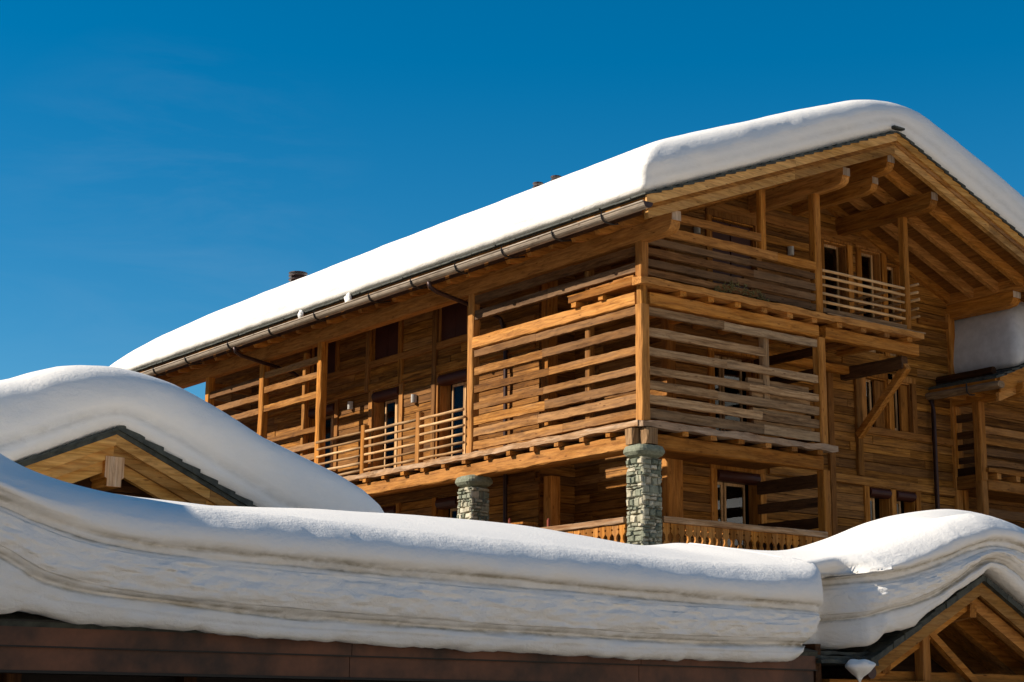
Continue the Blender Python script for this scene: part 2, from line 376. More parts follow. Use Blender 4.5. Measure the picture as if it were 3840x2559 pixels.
for y0,z0,z1 in ((4.5,0,6.7),(4.6,7.18,11.9)): one('wall_post','fresh','z',z0,z1,1.33,1.6,y0,y0+.26,ch=.015)
for y0,z0,z1 in ((8.93,6.9,11.5),(11.92,9.6,11.5),(10.40,9.6,10.2)): one('wall_post','wall','z',z0,z1,1.31,1.42,y0,y0+.16,ch=.01)
# ---------------- gallery posts
def post(x0,x1,y0,y1,z0,z1,kind='fresh'): 
    m=MB(); m.plank('z',z0,z1,x0,x1,y0,y1,jit=.007,ch=.018,seg=.35); return part(m,'post',W(kind,'z'))
post(0,.205,0,.205,7.18,9.47); post(0.003,.2,0.003,.2,9.99,10.72); post(0.02,.18,.02,.18,9.47,9.99,'wall')
post(4.92,5.13,0,.2,7.18,9.48); post(4.92,5.12,0.02,.2,9.99,12.62); post(4.95,5.15,.0,.2,0,6.67)
post(7.78,7.94,0.02,.18,9.99,12.62); post(3.32,3.48,.03,.17,11.0,12.42); post(3.38,3.55,.10,.24,8.0,9.44,'grey')
for y in (5.58,12.03,14.98,18.05): post(0,.2,y,y+.21,7.18,10.72)
for y in (7.48,9.80): post(-.09,.06,y,y+.16,7.02,8.33)
# inner post of first screen bay
post(.12,.26,1.72,1.88,7.18,10.6,'slat')
post(.12,.26,13.0,13.14,7.18,10.6,'slat')
# ---------------- decks
def deckboards(z0,z1,rx,ry,along,name='deck_floor'):
    m=MB()
    a0,a1=(rx if along=='y' else ry); t=a0
    while t<a1-.01:
        e=min(t+.19,a1)
        if along=='y': m.plank('y',ry[0],ry[1],t+.004,e-.004,z0,z1,jit=.003,seg=2)
        else: m.plank('x',rx[0],rx[1],t+.004,e-.004,z0,z1,jit=.003,seg=2)
        t=e
    return part(m,name,W('soffit',along))
deckboards(7.08,7.15,(.12,1.4),(.12,18.3),'y'); deckboards(7.08,7.15,(1.41,5.2),(.12,2.0),'x')
deckboards(9.86,9.93,(.12,2.4),(.12,2.05),'x'); deckboards(9.86,9.93,(2.41,8.1),(.12,2.0),'x')
sk=MB(); sk.box(.2,1.38,.2,18.2,6.88,6.9); sk.box(1.385,5.0,.2,1.98,6.88,6.9); part(sk,'ceiling',W('soffit','y'))
# edge boards, waney
one('edge_board','pale','y',.0,18.35,-.12,.13,7.05,7.175,jit=.012,wav=.035,seg=.18)
one('edge_board','pale','x',-.1,5.28,-.12,.13,7.052,7.17,jit=.014,wav=.05,seg=.18)
one('edge_board','fresh','x',-.12,8.15,-.13,.13,9.84,9.975,jit=.010,wav=.03,seg=.16)
one('edge_board','fresh','y',.14,2.12,-.11,.13,9.84,9.965,jit=.006,seg=.3)
for k in range(3): one('edge_board','fresh','y',.14,.75+.72*k,-.085+.0,.10,9.978+.001*k+.022*(2-k),9.998+.022*(2-k),jit=.004,seg=.2)
# main carrying beams
one('beam','fresh','y',.34,19.5,-.0,.24,6.67,6.955,jit=.010,ch=.02)
one('beam','fresh','x',.36,4.96,-.0,.22,6.67,6.95,jit=.010,ch=.02)
one('beam','fresh','y',.21,5.6,.0,.2,9.48,9.735,jit=.008,ch=.018)
one('beam','fresh','x',.215,4.93,.0,.2,9.48,9.73,jit=.010,ch=.02)
one('beam','fresh','x',5.14,8.12,.0,.2,9.48,9.74,jit=.010,ch=.02)
for a in ((7.76,7.96),): one('beam','dark','y',.2,2.0,a[0],a[1],9.2,9.48,ch=.02)
one('beam','fresh','x',5.14,7.8,1.72,1.9,9.30,9.48,ch=.02)
br=MB(); br.bar((7.88,.15,9.25),(8.22,1.9,7.95),.14,.17); part(br,'brace',W('fresh','y'))
# joists
for k in range(24):
    y=.85+.80*k
    if y>18.2: break
    one('joist','fresh','x',-.10+R_.uniform(-.01,.01),1.38,y,y+.13,6.958,7.048,jit=.004,seg=1)
for k in range(6):
    x=.93+.75*k; one('joist','fresh','y',-.10,1.98,x,x+.16,6.956,7.048,jit=.004,seg=1)
for k in range(10):
    x=.93+.745*k
    if abs(x-4.65)<.1: x-=.02
    one('joist','fresh','y',-.09,1.98,x,x+.16,9.738,9.838,jit=.004,seg=1)
one('joist','fresh','x',-.09,1.4,1.9,2.05,9.738,9.838,jit=.004,seg=1)
one('joist','fresh','x',-.06,1.4,1.1,1.24,9.738,9.838,jit=.004,seg=1)
# corner corbels over the pillar
for (a,b,c,d) in ((-.16,.10,.10,.34),(-.02,.26,-.16,.08)): 
    m=MB(); m.plank('z',6.72,7.03,a,b,c,d,jit=.012,ch=.03,seg=.15); part(m,'corbel',W('grey','z'))
# ---------------- slat screens
def screen(ax,rows,name='slat_screen',kind='slat',thick=(.04,.12),off=0,back=None):
    """rows: (a0,a1,z0,z1[,offset]) along axis ax at the plane offset thick"""
    m=MB()
    for r in rows:
        a0,a1,z0,z1=r[:4]; o=r[4] if len(r)>4 else 0
        t=a0
        while t<a1-.01:
            e=a1 if a1-t<3.6 else t+R_.uniform(1.8,3.2)
            if a1-e<.7: e=a1
            dz=R_.uniform(-.012,.012); m.plank(ax,t,e-.003,off+thick[0]+o,off+thick[1]+o,z0+dz,z1+dz,jit=.0055,wav=.009,seg=.14); t=e
    return part(m,name,W(kind,ax))
A=[(9.30,9.45),(8.90,9.07),(8.51,8.67),(8.13,8.27),(7.80,7.98),(7.54,7.72),(7.27,7.44)]
screen('y',[(.21,5.58,a,b) for a,b in A])
screen('y',[(.21,5.58,10.48,10.66),(.21,5.58,10.13,10.32)],kind='slatdark')  # darker slat wood here deepens the shadow cast by the eave
screen('y',[(12.25,14.98,a,b) for a,b in ((10.22,10.38),(9.84,10.0),(9.33,9.49),(8.49,8.62),(8.09,8.23),(7.8,7.95),(7.45,7.6))])
screen('y',[(15.19,18.05,a,b) for a,b in ((10.12,10.3),(9.7,9.86),(9.33,9.49),(8.6,8.75),(8.2,8.35),(7.8,7.95),(7.45,7.6))])
screen('x',[(.21,4.92,9.27,9.43),(.21,3.40,8.86,9.03),(.21,4.92,8.49,8.65),(.21,4.92,8.11,8.26),(.21,4.92,7.81,7.98),(.21,4.92,7.54,7.71),(.21,4.92,7.26,7.45)]
  +[(2.95,4.72,8.24,8.40,.09),(3.05,4.74,7.93,8.10,.09),(3.08,4.76,7.64,7.80,.09),(3.1,4.76,7.42,7.53,.09)],kind='grey')
screen('x',[(.62,4.95,10.93,11.11)],kind='fresh',thick=(.02,.12),name='rail_board'); screen('x',[(.9,3.32,11.30,11.45)],kind='fresh',thick=(.02,.12),name='rail_board')
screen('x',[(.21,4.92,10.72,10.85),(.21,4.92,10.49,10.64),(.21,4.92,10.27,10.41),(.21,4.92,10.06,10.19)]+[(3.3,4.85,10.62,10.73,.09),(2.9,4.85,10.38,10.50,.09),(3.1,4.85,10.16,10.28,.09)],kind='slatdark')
# side screens closing the gallery bays
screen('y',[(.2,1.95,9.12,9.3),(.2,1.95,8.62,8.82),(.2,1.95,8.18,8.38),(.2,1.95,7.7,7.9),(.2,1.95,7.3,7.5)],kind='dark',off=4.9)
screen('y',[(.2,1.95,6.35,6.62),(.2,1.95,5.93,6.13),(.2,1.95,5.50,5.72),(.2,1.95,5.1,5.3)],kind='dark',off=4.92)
screen('x',[(.2,1.38,z,z+.2) for z in (7.4,7.9,8.4,8.9,9.4,9.9,10.4)],kind='slat',off=18.1)
# ---------------- rod railings
def rails(ax,c,segs,zs,rad=.033,kind='rod',posts=()):
    m=MB()
    for (a,b) in segs:
        for z in zs:
            e0=R_.uniform(-.03,.03); e1=R_.uniform(-.03,.03); n=5; pts=[]
            for k in range(n+1):
                t=a+e0+(b-a+e1-e0)*k/n; w=R_.uniform(-.006,.006); 
                pts.append((t,c,z+w) if ax=='x' else (c,t,z+w))
            m.tube(pts,rad*R_.uniform(.85,1.1),8)
    return part(m,'railing',W(kind,ax),smooth=True)
ZL=[8.17,7.99,7.81,7.62,7.44,7.26]
rails('y',-.05,[(5.80,7.50),(7.66,9.80)],ZL); rails('y',-.05,[(9.97,12.02)],ZL)
rails('x',.07,[(5.13,7.78)],[10.98,10.83,10.655,10.465,10.29]); rails('y',8.12,[(-.06,1.95)],[11.10,10.93,10.76,10.56,10.37])
one('rail_board','grey','x',5.13,7.9,.03,.09,10.05,10.14,jit=.004); one('rail_board','grey','x',5.13,8.25,-.1,.12,9.985,10.005,jit=.004)
# ---------------- balustrades with pierced boards
def balustrade(ax,c,a0,a1,z0,z1):
    top=MB(); top.plank(ax,a0,a1,c-.07,c+.07,z1-.12,z1,jit=.006,ch=.015); o=part(top,'balustrade',W('pale',ax))
    m=MB(); w=.19; t=a0+.01
    while t+w<a1:
        zt=z1-.125; H=zt-z0; h=w/2-.004; prof=[(h,0),(h,.10*H),(h*.55,.17*H),(h*.42,.30*H),(h*.8,.44*H),(h,.5*H),(h*.98,.56*H),(h*.55,.62*H),(h*.30,.69*H),(h*.42,.75*H),(h*.98,.81*H),(h,.86*H),(h*.72,.89*H),(h,.92*H),(h,H)]
        cx=t+w/2; poly=[(cx+x,z0+z) for x,z in prof]+[(cx-x,z0+z) for x,z in reversed(prof)]
        n0=len(m.v); oax='y' if ax=='x' else 'x'
        m.prism(poly,oax,c-.018+R_.uniform(-.006,.006),c+.02)
        t+=w+.004
    m.build('baluster_board',W('fresh','z'),o); return o
balustrade('x',.0,.46,4.95,4.38,5.385); balustrade('y',.0,.50,4.92,4.38,5.375)
# ---------------- stone pillars
def pillar(x0,x1,y0,y1,z0,z1,label=None):
    core=MB(); e=.03; core.box(x0+e,x1-e,y0+e,y1-e,z0,z1,.2)
    o=part(core,'stone_pillar',MORTAR)
    m=MB()
    def face(fn,L):
        z=z0
        while z<z1-.03:
            h=min(R_.choice((.05,.07,.09,.12,.16)),z1-z); u=0
            while u<L-.02:
                w=R_.uniform(.07,.23)
                if L-(u+w)<.07: w=L-u
                g=.008; d=R_.uniform(.0,.035); j=lambda:R_.uniform(-.02,.02)
                q=[(u+g+j(),z+g+j()),(u+w-g+j(),z+g+j()),(u+w-g+j(),z+h-g+j()),(u+g+j(),z+h-g+j())]
                cu=sum(a for a,_ in q)/4; cz=sum(b for _,b in q)/4
                qi=[(cu+(a-cu)*.72,cz+(b-cz)*.7) for a,b in q]
                vs=[fn(a,b,-.06) for a,b in q]+[fn(a,b,d*.35) for a,b in q]+[fn(a,b,d+.012) for a,b in qi]
                fs=[(i,(i+1)%4,4+(i+1)%4,4+i) for i in range(4)]+[(4+i,4+(i+1)%4,8+(i+1)%4,8+i) for i in range(4)]+[(8,9,10,11),(3,2,1,0)]
                m.add(vs,fs); u+=w
            z+=h
    face(lambda u,z,d:(x0-d+.01,y1-u,z),y1-y0); face(lambda u,z,d:(x0+u,y0-d+.01,z),x1-x0)
    face(lambda u,z,d:(x1+d-.01,y0+u,z),y1-y0); face(lambda u,z,d:(x1-u,y1+d-.01,z),x1-x0)
    m.build('masonry',STONE,o)
    cap=MB(); cx,cy=(x0+x1)/2,(y0+y1)/2; n=22; rings=[]
    for (s,z) in ((.80,z1),(1.22,z1+.05),(1.42,z1+.11),(1.42,z1+.16),(1.28,z1+.23),(.9,z1+.26)):
        rg=[]
        for k in range(n):
            t=2*math.pi*k/n; cxs=abs(math.cos(t))**.55*math.copysign(1,math.cos(t)); sys_=abs(math.sin(t))**.55*math.copysign(1,math.sin(t))
            f=s*(1+.06*noise.noise(Vector((math.cos(t)*2+x0,math.sin(t)*2,z*3))))
            rg.append((cx+cxs*(x1-x0)/2*f,cy+sys_*(y1-y0)/2*f,z+R_.uniform(-.008,.008)))
        rings.append(rg)
    vs=[p for r in rings for p in r]; fs=[(a*n+k,a*n+(k+1)%n,(a+1)*n+(k+1)%n,(a+1)*n+k) for a in range(5) for k in range(n)]+[tuple(range(n))[::-1],tuple(range(5*n,6*n))]
    cap.add(vs,fs,.22); cap.build('capital',STONE,o,smooth=False); return o
pillar(-.10,.38,-.10,.36,0,6.46); pillar(-.10,.38,5.42,5.92,0,6.44)
# ---------------- purlins
def purlin(x0,x1,z0,z1,yf,yb,kind='fresh',sh=1):
    h=z1-z0; y=yf
    pts=[(yb,z0),(y+.30,z0)] 
    n=7
    for k in range(n+1):
        t=math.pi/2*k/n; pts.append((y+.17-.17*math.sin(t),z0+.02+h*.42*(1-math.cos(t))))
    pts+=[(y,z0+h*.50),(y-.02,z0+h*.53),(y-.025,z1),(yb,z1)]
    m=MB(); m.prism(pts,'x',x0,x1); o=part(m,'purlin',W(kind,'y'))
    e=MB(); e.box(x0+.004,x1-.004,y-.029,y-.019,z0+h*.54,z1-.004); e.build('end_grain',W('end','z'),o); return o
purlin(.0,.24,10.72,11.14,-.86,21); purlin(4.92,5.14,12.62,13.0,-.80,3); purlin(7.75,7.97,12.62,13.0,-.80,3)
purlin(6.30,6.53,13.18,13.56,-.84,6); purlin(6.32,6.51,12.84,13.17,-.38,4); purlin(11.62,11.9,11.18,11.52,.05,2.0,'soffit'); purlin(11.60,11.92,11.525,11.78,-.95,2.0,'soffit')
part(MB().box(11.62,11.9,2.0,21,11.18,11.7),'purlin',W('soffit','y'))
# ---------------- roof
def slab(lo,hi,yf,yb,name,mat,x0=XE,x1=XE2,xr=XR):
    m=MB(); z=roofz; m.prism([(x0,z(x0)+lo),(xr,z(xr)+lo),(xr,z(xr)+hi),(x0,z(x0)+hi)],'y',yf,yb); m.prism([(xr+.001,z(xr)+lo),(x1,z(x1)+lo),(x1,z(x1)+hi),(xr+.001,z(xr)+hi)],'y',yf,yb)
    return part(m,name,mat)
rf=slab(-.28,-.255,YV+.12,YB-.1,'roof',W('soffit','y')); 
s2=slab(-.253,-.085,YV+.10,YB-.05,'roof_deck',W('wall','y'))
# slates : ragged courses along the verge, eave and over the slope
sl=MB()
for side in (-1,1):
    x=XE-.05 if side<0 else XE2+.05; k=0
    while (x<XR if side<0 else x>XR):
        nx=x+.28*(-side)
        y=YV-.03
        while y<YB:
            w=R_.uniform(.3,.6); ins=R_.uniform(-.02,.02); zt=.0+R_.uniform(-.006,.006)
            xa,xb=x+side*.04+ins,nx-side*.10; 
            if (xb>XR) != (x>XR): xb=XR+side*.0
            za,zb=roofz(xa),roofz(xb)
            vs=[(xx,yy,zz) for yy in (y+.004+R_.uniform(-.015,.0),y+w-.004) for (xx,zz) in ((xa,za-.035+zt),(xb,zb-.085),(xb,zb-.05),(xa,za+.0+zt))]
            sl.add(vs,[(0,1,2,3),(7,6,5,4),(0,4,5,1),(1,5,6,2),(2,6,7,3),(3,7,4,0)])
            y+=w
            if y>1.5 and k>2: y=YB  # deep under the snow only the verge courses are ever seen
        x=nx; k+=1
for y in [YV-.06+.5*i for i in range(5)]:
    sl.bar((XR+.03,y,ZR+.03),(XR+.03,y+.52,ZR+.03+R_.uniform(-.01,.01)),.34,.04)
part(sl,'slates',SLATE)
# lower layer under the snow to keep a closed roof
slab(-.084,-.04,YV+.02,YB,'roof_deck',SLATE)
# barge boards, three stepped boards on each slope
def barge(y0,y1,a,b,kind,ja=0):
    for (xa,xb) in ((XE-.02+ja,XR),(XE2+.02-ja,XR)):
        m=MB(); n=16; rr=R_.random()
        for k in range(n):
            p=xa+(xb-xa)*k/n; q=xa+(xb-xa)*(k+1)/n; d=.0
            m.prism([(p,roofz(p)+a),(q,roofz(q)+a),(q,roofz(q)+b),(p,roofz(p)+b)],'y',y0,y1,rr if k<9 else rr*.7)
        part(m,'barge_board',W(kind,'x'))
barge(YV+.0,YV+.05,-.25,-.055,'larch'); barge(YV+.045,YV+.09,-.335,-.16,'slat',.05); barge(YV+.08,YV+.20,-.52,-.30,'larch',.1)
# rafters
ys=[-.30+.72*k for k in range(31)]
for y in ys:
    if y>21.5: break
    for side in (-1,1):
        if side>0 and y>4.6: continue   # the right slope is seen at the gable only
        m=MB(); xa=(XE+.02) if side<0 else XE2-.02
        z=lambda x,o: roofz(x)+o
        tail=.16*(-side)
        m.prism([(xa,z(xa,-.38)),(xa+tail*.35,z(xa+tail*.35,-.50)),(xa+tail*2,z(xa+tail*2,-.56)),(xa+tail*4,z(xa+tail*4,-.52)),(XR,z(XR,-.48)),(XR,z(XR,-.283)),(xa,z(xa,-.283))],'y',y,y+.14); part(m,'rafter',W('fresh' if side>0 else 'soffit','x'))
# eave fascia
one('fascia_board','dark','y',YV+.2,YB-.3,XE+.02,XE+.045,roofz(XE)-.40,roofz(XE)-.09,jit=.002,seg=2)
# ---------------- gutter, hooks, pipes
def gutter(x,zc,y0,y1,r=.112):
    m=MB(); n=9; out=[];inn=[]
    for k in range(n+1):
        t=math.pi*(k/n); out.append((x-math.cos(t)*r,zc-math.sin(t)*r*1.0)); inn.append((x-math.cos(t)*(r-.02),zc-math.sin(t)*(r-.02)))
    m.prism([(a,b) for a,b in out]+[(a,b) for a,b in reversed(inn)],'y',y0,y1)
    o=part(m,'gutter',W('gutter','y'))
    e=MB(); e.prism(out,'y',y0-.012,y0+.012); e.build('end_cap',PIPE,o)
    l=MB(); 
    l.tube([(x-r-.005,y0+.01,zc+.005),(x-r-.005,(y0+y1)/2,zc+.005),(x-r-.005,y1,zc+.005)],.016,6); l.build('rolled_edge',W('gutter','y'),o)
    return o
gut=gutter(-.92,11.03,-1.25,22.6)
hk=MB()
for y in (-.05,1.47,3.14,4.8,6.5,8.23,10.66,12.86,15.03,17.45,19.4,21.3):
    m=MB(); pts=[(-.92-math.cos(t)*.134,y,11.03-math.sin(t)*.134) for t in [math.radians(a) for a in (-25,0,25,50,75,100)]]+[(-.78,y,10.89),(-.45,y,10.97)]
    m.tube(pts,.019,6); m.build('gutter_hook',IRON,gut)
def pipe(pts,r=.05): m=MB(); m.tube(pts,r,10); return part(m,'downpipe',PIPE,smooth=True)
pipe([(-.93,5.95,10.92),(-.90,5.95,10.80),(-.70,5.98,10.73),(.3,6.1,10.60),(1.0,6.2,10.50),(1.22,6.22,10.44),(1.28,6.15,10.2),(1.28,6.1,9.9),(1.28,6.05,6.0),(1.28,6.05,0)])
pipe([(-.93,14.85,10.92),(-.90,14.85,10.80),(-.70,14.9,10.73),(.3,15.0,10.60),(1.0,15.1,10.50),(1.28,15.05,10.3),(1.28,15.0,6.0)])
pipe([(10.85,2.1,9.2),(10.82,1.9,9.05),(10.80,1.86,8.8),(10.80,1.86,0)],.055)
# lamps on the walls
def lamp(ax,u,z,c):
    m=MB(); n=8; pr=[(c,-.10),(c,.10)]
    for k in range(n+1):
        t=math.pi*k/n; pr
    a=[(u+.07*math.cos(math.pi*k/n),c-.11*math.sin(math.pi*k/n)) for k in range(n+1)]
    if ax=='x': a=[(q,p) for p,q in a]
    m.prism(a,'z',z-.10,z+.10); return part(m,'wall_lamp',LAMP)
lamp('x',9.84,9.12,1.36); lamp('x',12.75,9.35,1.36); lamp('x',9.75,6.15,1.36)
for (px,py) in ((2612,863),(2963,943)): p=un(px,py,'y',1.95); lamp('y',p.x,p.z,1.96)
# roof vents poking out of the snow
for x,y,zt,r in ((3.0,18.6,14.30,.28),(3.0,7.15,14.24,.13),(3.0,6.45,14.23,.13)):
    m=MB(); m.tube([(x,y,12.3),(x,y,zt-.14)],r*.7,14); o=part(m,'roof_vent',PIPE); c=MB(); 
    for k,dz in enumerate((-.20,-.09,.0)): c.tube([(x,y,zt+dz-.045),(x,y,zt+dz-.02),(x,y,zt+dz)],r,14,taper=[1,1,.55 if k==2 else .8])
    c.build('cap',PIPE,o)
# ================================================================== SNOW on pitched roofs
def grid_obj(name,V,nu,nv,label,cat,dirt=None,close=True,loc=None,parent=None,capends=False,group=None,chunk=None):
    fs=[]
    for a in range(nu-1):
        for b in range(nv-(0 if close else 1)):
            b2=(b+1)%nv; fs.append((a*nv+b,a*nv+b2,(a+1)*nv+b2,(a+1)*nv+b))
    if capends: fs+=[tuple(range(nv))[::-1],tuple(range((nu-1)*nv,nu*nv))]
    me=bpy.data.meshes.new(name); c=Vector(loc or V[0]); me.from_pydata([tuple(Vector(v)-c) for v in V],[],fs)
    bm=bmesh.new(); bm.from_mesh(me); bmesh.ops.recalc_face_normals(bm,faces=bm.faces); bm.to_mesh(me); bm.free()
    at=me.attributes.new('dirt','FLOAT','POINT'); at.data.foreach_set('value',dirt or [0.0]*len(V))
    at=me.attributes.new('chunk','FLOAT','POINT'); at.data.foreach_set('value',chunk or [.3]*len(V))
    me.materials.append(SNOW); me.polygons.foreach_set('use_smooth',[True]*len(me.polygons))
    o=bpy.data.objects.new(name,me); COL.objects.link(o); o.location=c; return tag(o,label,cat,group)
def n3(x,y,z,s=1.0): return noise.fractal(Vector((x*s,y*s,z*s)),1.0,2.0,4)
def roof_snow(name,x0,x1,y0,y1,xr,rz,T,label,prof,step=.12,amp=.02,eavelean=1.0,dirtband=None,cat='snow',seed=0,topamp=.05,Tf=None):
    # perimeter samples of the rectangle
    rc=.25; per=[]
    def seg(p,q):
        L=(Vector(q)-Vector(p)).length; n=max(2,int(L/step)); return [(p[0]+(q[0]-p[0])*k/n,p[1]+(q[1]-p[1])*k/n) for k in range(n)]
    per+=seg((x0,y0),(x1,y0))+seg((x1,y0),(x1,y1))[::1]+seg((x1,y1),(x0,y1))+seg((x0,y1),(x0,y0))
    hw=(x1-x0)/2-.05; hy=(y1-y0)/2-.05; V=[];D=[]
    rings=list(prof); d=prof[-1][0]
    while d<min(hw,hy)-.1: d+=.45; rings.append((min(d,min(hw,hy)),prof[-1][1],0))
    for ri,(dd,h,dirt) in enumerate(rings):
        for (px,py) in per:
            # inset to a rounded rectangle
            lean=eavelean if True else 1
            dx=dd*(lean if dd>0 else 1); 
            cx0,cx1=x0+min(dx,hw),x1-min(dx,hw); cy0,cy1=y0+min(dd,hy),y1-min(dd,hy)
            tx=(px-x0)/(x1-x0); ty=(py-y0)/(y1-y0)
            x=cx0+(cx1-cx0)*tx; y=cy0+(cy1-cy0)*ty
            # round the corners in plan, more so higher up
            rad=.05+.2*h
            ex=min(x-cx0,cx1-x); ey=min(y-cy0,cy1-y)
            if ex<rad and ey<rad:
                ax,ay=rad-ex,rad-ey; l=math.hypot(ax,ay)
                if l>rad:
                    f=rad/l; sx=1 if x-cx0<cx1-x else -1; sy=1 if y-cy0<cy1-y else -1
                    x+=sx*(ax-ax*f); y+=sy*(ay-ay*f)
            rr=.04+1.5*h
            ridge=rz(xr); sl=(ridge-rz(xr+1))
            zz=ridge-sl*(math.sqrt((x-xr)**2+rr*rr)-rr*.55)
            t=T*(Tf(x,y) if Tf else 1)
            n=(n3(x+seed,y,h*1.7,.8)+.35*n3(x+seed,y,h*9,2.6))*amp*(1 if h>0 else .3); 
            z=zz+h*t+ (topamp*n3(x+seed,y,3,.28)*h)
            fx=(tx-.5); 
            if ri<len(prof):
                if ty<.02 : y+=n*1.6
                if tx<.02 : x+=n*1.6
                if tx>.98 : x-=n*1.6
            V.append((x,y,z+n*.5)); D.append(dirt*(.5+.5*min(1,max(0,.5+1.5*n3(x*.5,y*.5,h*2)))))
    nv=len(per); return grid_obj(name,V,len(rings),nv,label,cat,D,loc=((x0+x1)/2,y0,rz(x0)),group='snow slabs on the pitched roofs')
PROF=[(.16,-.03,0),(.05,0,.12),(-.02,.06,.15),(-.045,.16,.05),(-.03,.24,.3),(-.045,.34,.03),(-.03,.46,.16),(-.02,.50,.02),(.02,.58,0),(.09,.70,0),(.20,.81,0),(.34,.89,0),(.52,.95,0),(.75,.985,0),(1.1,1.0,0)]
roof_snow('roof_snow',XE-.02,XE2+.02,YV+.06,YB,XR,roofz,.96,'thick smooth snow slab draped over the pitched roof of the large chalet',PROF,eavelean=1.55,topamp=.02,amp=.03,Tf=lambda x,y: lerp(x,[(-.5,.86),(1,.86),(3,.90),(5,1.0),(6.4,1.17),(7.5,1.38),(9,1.36)])*lerp(y,[(0,1),(4.7,.975),(8.8,.965),(15.5,.93),(18.5,.87),(20.5,.79),(22,.65),(23.2,.42)]))
# ================================================================== WING (neighbour at right)
WG=empty('chalet_wing',(14,2,0),'shaded lower timber wing at the right edge with slate eave and slatted gallery','chalet')
WX,WZ,WS=16.8,11.68,.385
wz=lambda x: WZ-WS*abs(x-WX)
def wp(mb,name,mat,**k): return mb.build(name,mat,WG,**k)
def wone(name,kind,ax,*a,**k): m=MB(); m.plank(ax,*a,**k); return wp(m,name,W(kind,ax))
m=MB(); m.prism([(10.85,wz(10.85)-.30),(WX,wz(WX)-.30),(WX,wz(WX)-.06),(10.85,wz(10.85)-.06)],'y',.08,2.0); m.prism([(11.9,wz(11.9)-.30),(WX,wz(WX)-.30),(22.7,wz(22.7)-.3),(22.7,wz(22.7)-.06),(WX,wz(WX)-.06),(11.9,wz(11.9)-.06)],'y',2.0,16); m.prism([(WX,wz(WX)-.30),(22.7,wz(22.7)-.3),(22.7,wz(22.7)-.06),(WX,wz(WX)-.06)],'y',.08,2.0)
wp(m,'roof',W('soffit','y'))
m=MB(); x=10.80
while x<13.5:
    y=.0
    while y<2.0:
        w=R_.uniform(.3,.5); za,zb=wz(x),wz(x+.4)
        m.add([(xx,yy,zz) for yy in (y+.004,min(2.0,y+w)-.004) for (xx,zz) in ((x,za-.05),(x+.4,zb-.08),(x+.4,zb-.03),(x+R_.uniform(-.02,.02),za+.01))],[(0,1,2,3),(7,6,5,4),(0,4,5,1),(1,5,6,2),(2,6,7,3),(3,7,4,0)]); y+=w
    x+=.3
m.prism([(13.4,wz(13.4)-.05),(WX,WZ-.05),(WX,WZ),(13.4,wz(13.4))],'y',.0,2.0)
wp(m,'slates',SLATE)
wone('snow_guard_log','dark','y',.35,2.0,11.10,11.26,wz(11.1)+.02,wz(11.1)+.20,ch=.04)
for (y0,y1,a,b) in ((.02,.07,-.42,-.07),(.07,.16,-.62,-.40)):
    m=MB(); m.prism([(10.95,wz(10.95)+a),(WX,WZ+a),(WX,WZ+b),(10.95,wz(10.95)+b)],'y',y0,y1); wp(m,'barge_board',W('fresh','x'))
m=MB(); m.plank('y',-.12,2.0,10.68,10.92,9.08,9.24,ch=.05); g=wp(m,'gutter',W('grey','y'))
h=MB(); h.tube([(10.66,.75,9.28),(10.66,.75,9.1),(10.75,.75,9.03),(10.95,.75,9.05)],.018,6); h.build('gutter_hook',IRON,g)
m=MB(); m.prism([(2.0,9.02),(.15,9.02),(-.02,9.07),(-.12,9.16),(-.14,9.3),(2.0,9.3)],'x',11.58,11.82); o=wp(m,'purlin',W('soffit','y'))
for y in (.45,.95,1.5): wone('rafter','soffit','x',10.9,12.2,y,y+.12,9.08,9.24)
wone('post','fresh','z',0,7.15,11.58,11.80,1.15,1.36,ch=.02); wone('post','fresh','z',7.15,9.03,11.57,11.79,1.13,1.34,ch=.02)
wone('post','fresh','z',7.5,9.0,11.62,11.74,1.86,1.98); wone('post','fresh','z',0,7.0,11.85,12.0,1.9,2.05)
WR=[(8.74,8.9),(8.29,8.46),(8.04,8.2),(7.78,7.94),(7.54,7.68)]
m=MB()
for a,b in WR: m.plank('x',11.80,16.6,1.18,1.25,a,b,jit=.006,wav=.02)
for a,b in ((6.3,6.5),(5.9,6.1),(5.5,5.7)): m.plank('x',11.80,16.6,1.18,1.25,a,b,jit=.006,wav=.02)
wp(m,'slat_screen',W('slat','x'))
m=MB()
for a,b in ((8.60,8.78),(8.20,8.36),(7.92,8.06),(7.6,7.75),(7.3,7.5)): m.plank('y',1.35,1.98,11.64,11.70,a,b,jit=.006)
wp(m,'slat_screen',W('dark','y')); m=MB()
for a,b in ((6.2,6.4),(5.8,6.0)): m.plank('y',1.35,1.98,11.64,11.70,a,b,jit=.006)
wp(m,'slat_screen',W('dark','y'))
wone('edge_board','fresh','x',11.72,16.8,1.05,1.25,7.35,7.46,wav=.02,jit=.006); wone('beam','fresh','x',11.81,16.8,1.15,1.35,6.94,7.2,ch=.02); wone('beam','soffit','y',1.36,2.0,11.6,11.8,7.0,7.3)
for k in range(7): wone('joist','fresh','y',1.07,3.0,12.05+.72*k,12.2+.72*k,7.205,7.345,seg=1)
m=MB(); m.box(11.8,22,3.2,3.4,0,10.0,.3); m.box(21.8,22,3.4,15,0,10,.3); m.box(11.8,22,14.8,15,0,10,.3); m.box(11.8,16.6,1.4,3.2,7.1,7.2)
k=0; z=0
while z<10: m.plank('x',11.81,16.8,3.13,3.25,z+.006,min(z+.2,10)-.006,jit=.003,seg=.6); z+=.2
wp(m,'wall',W('wall','x'))
for x in (12.75,13.2): wone('window_post','fresh','z',0,9.3,x,x+.14,3.05,3.2)
m=MB(); m.box(12.9,13.19,3.09,3.12,7.4,9.1); wp(m,'window',GLASS)
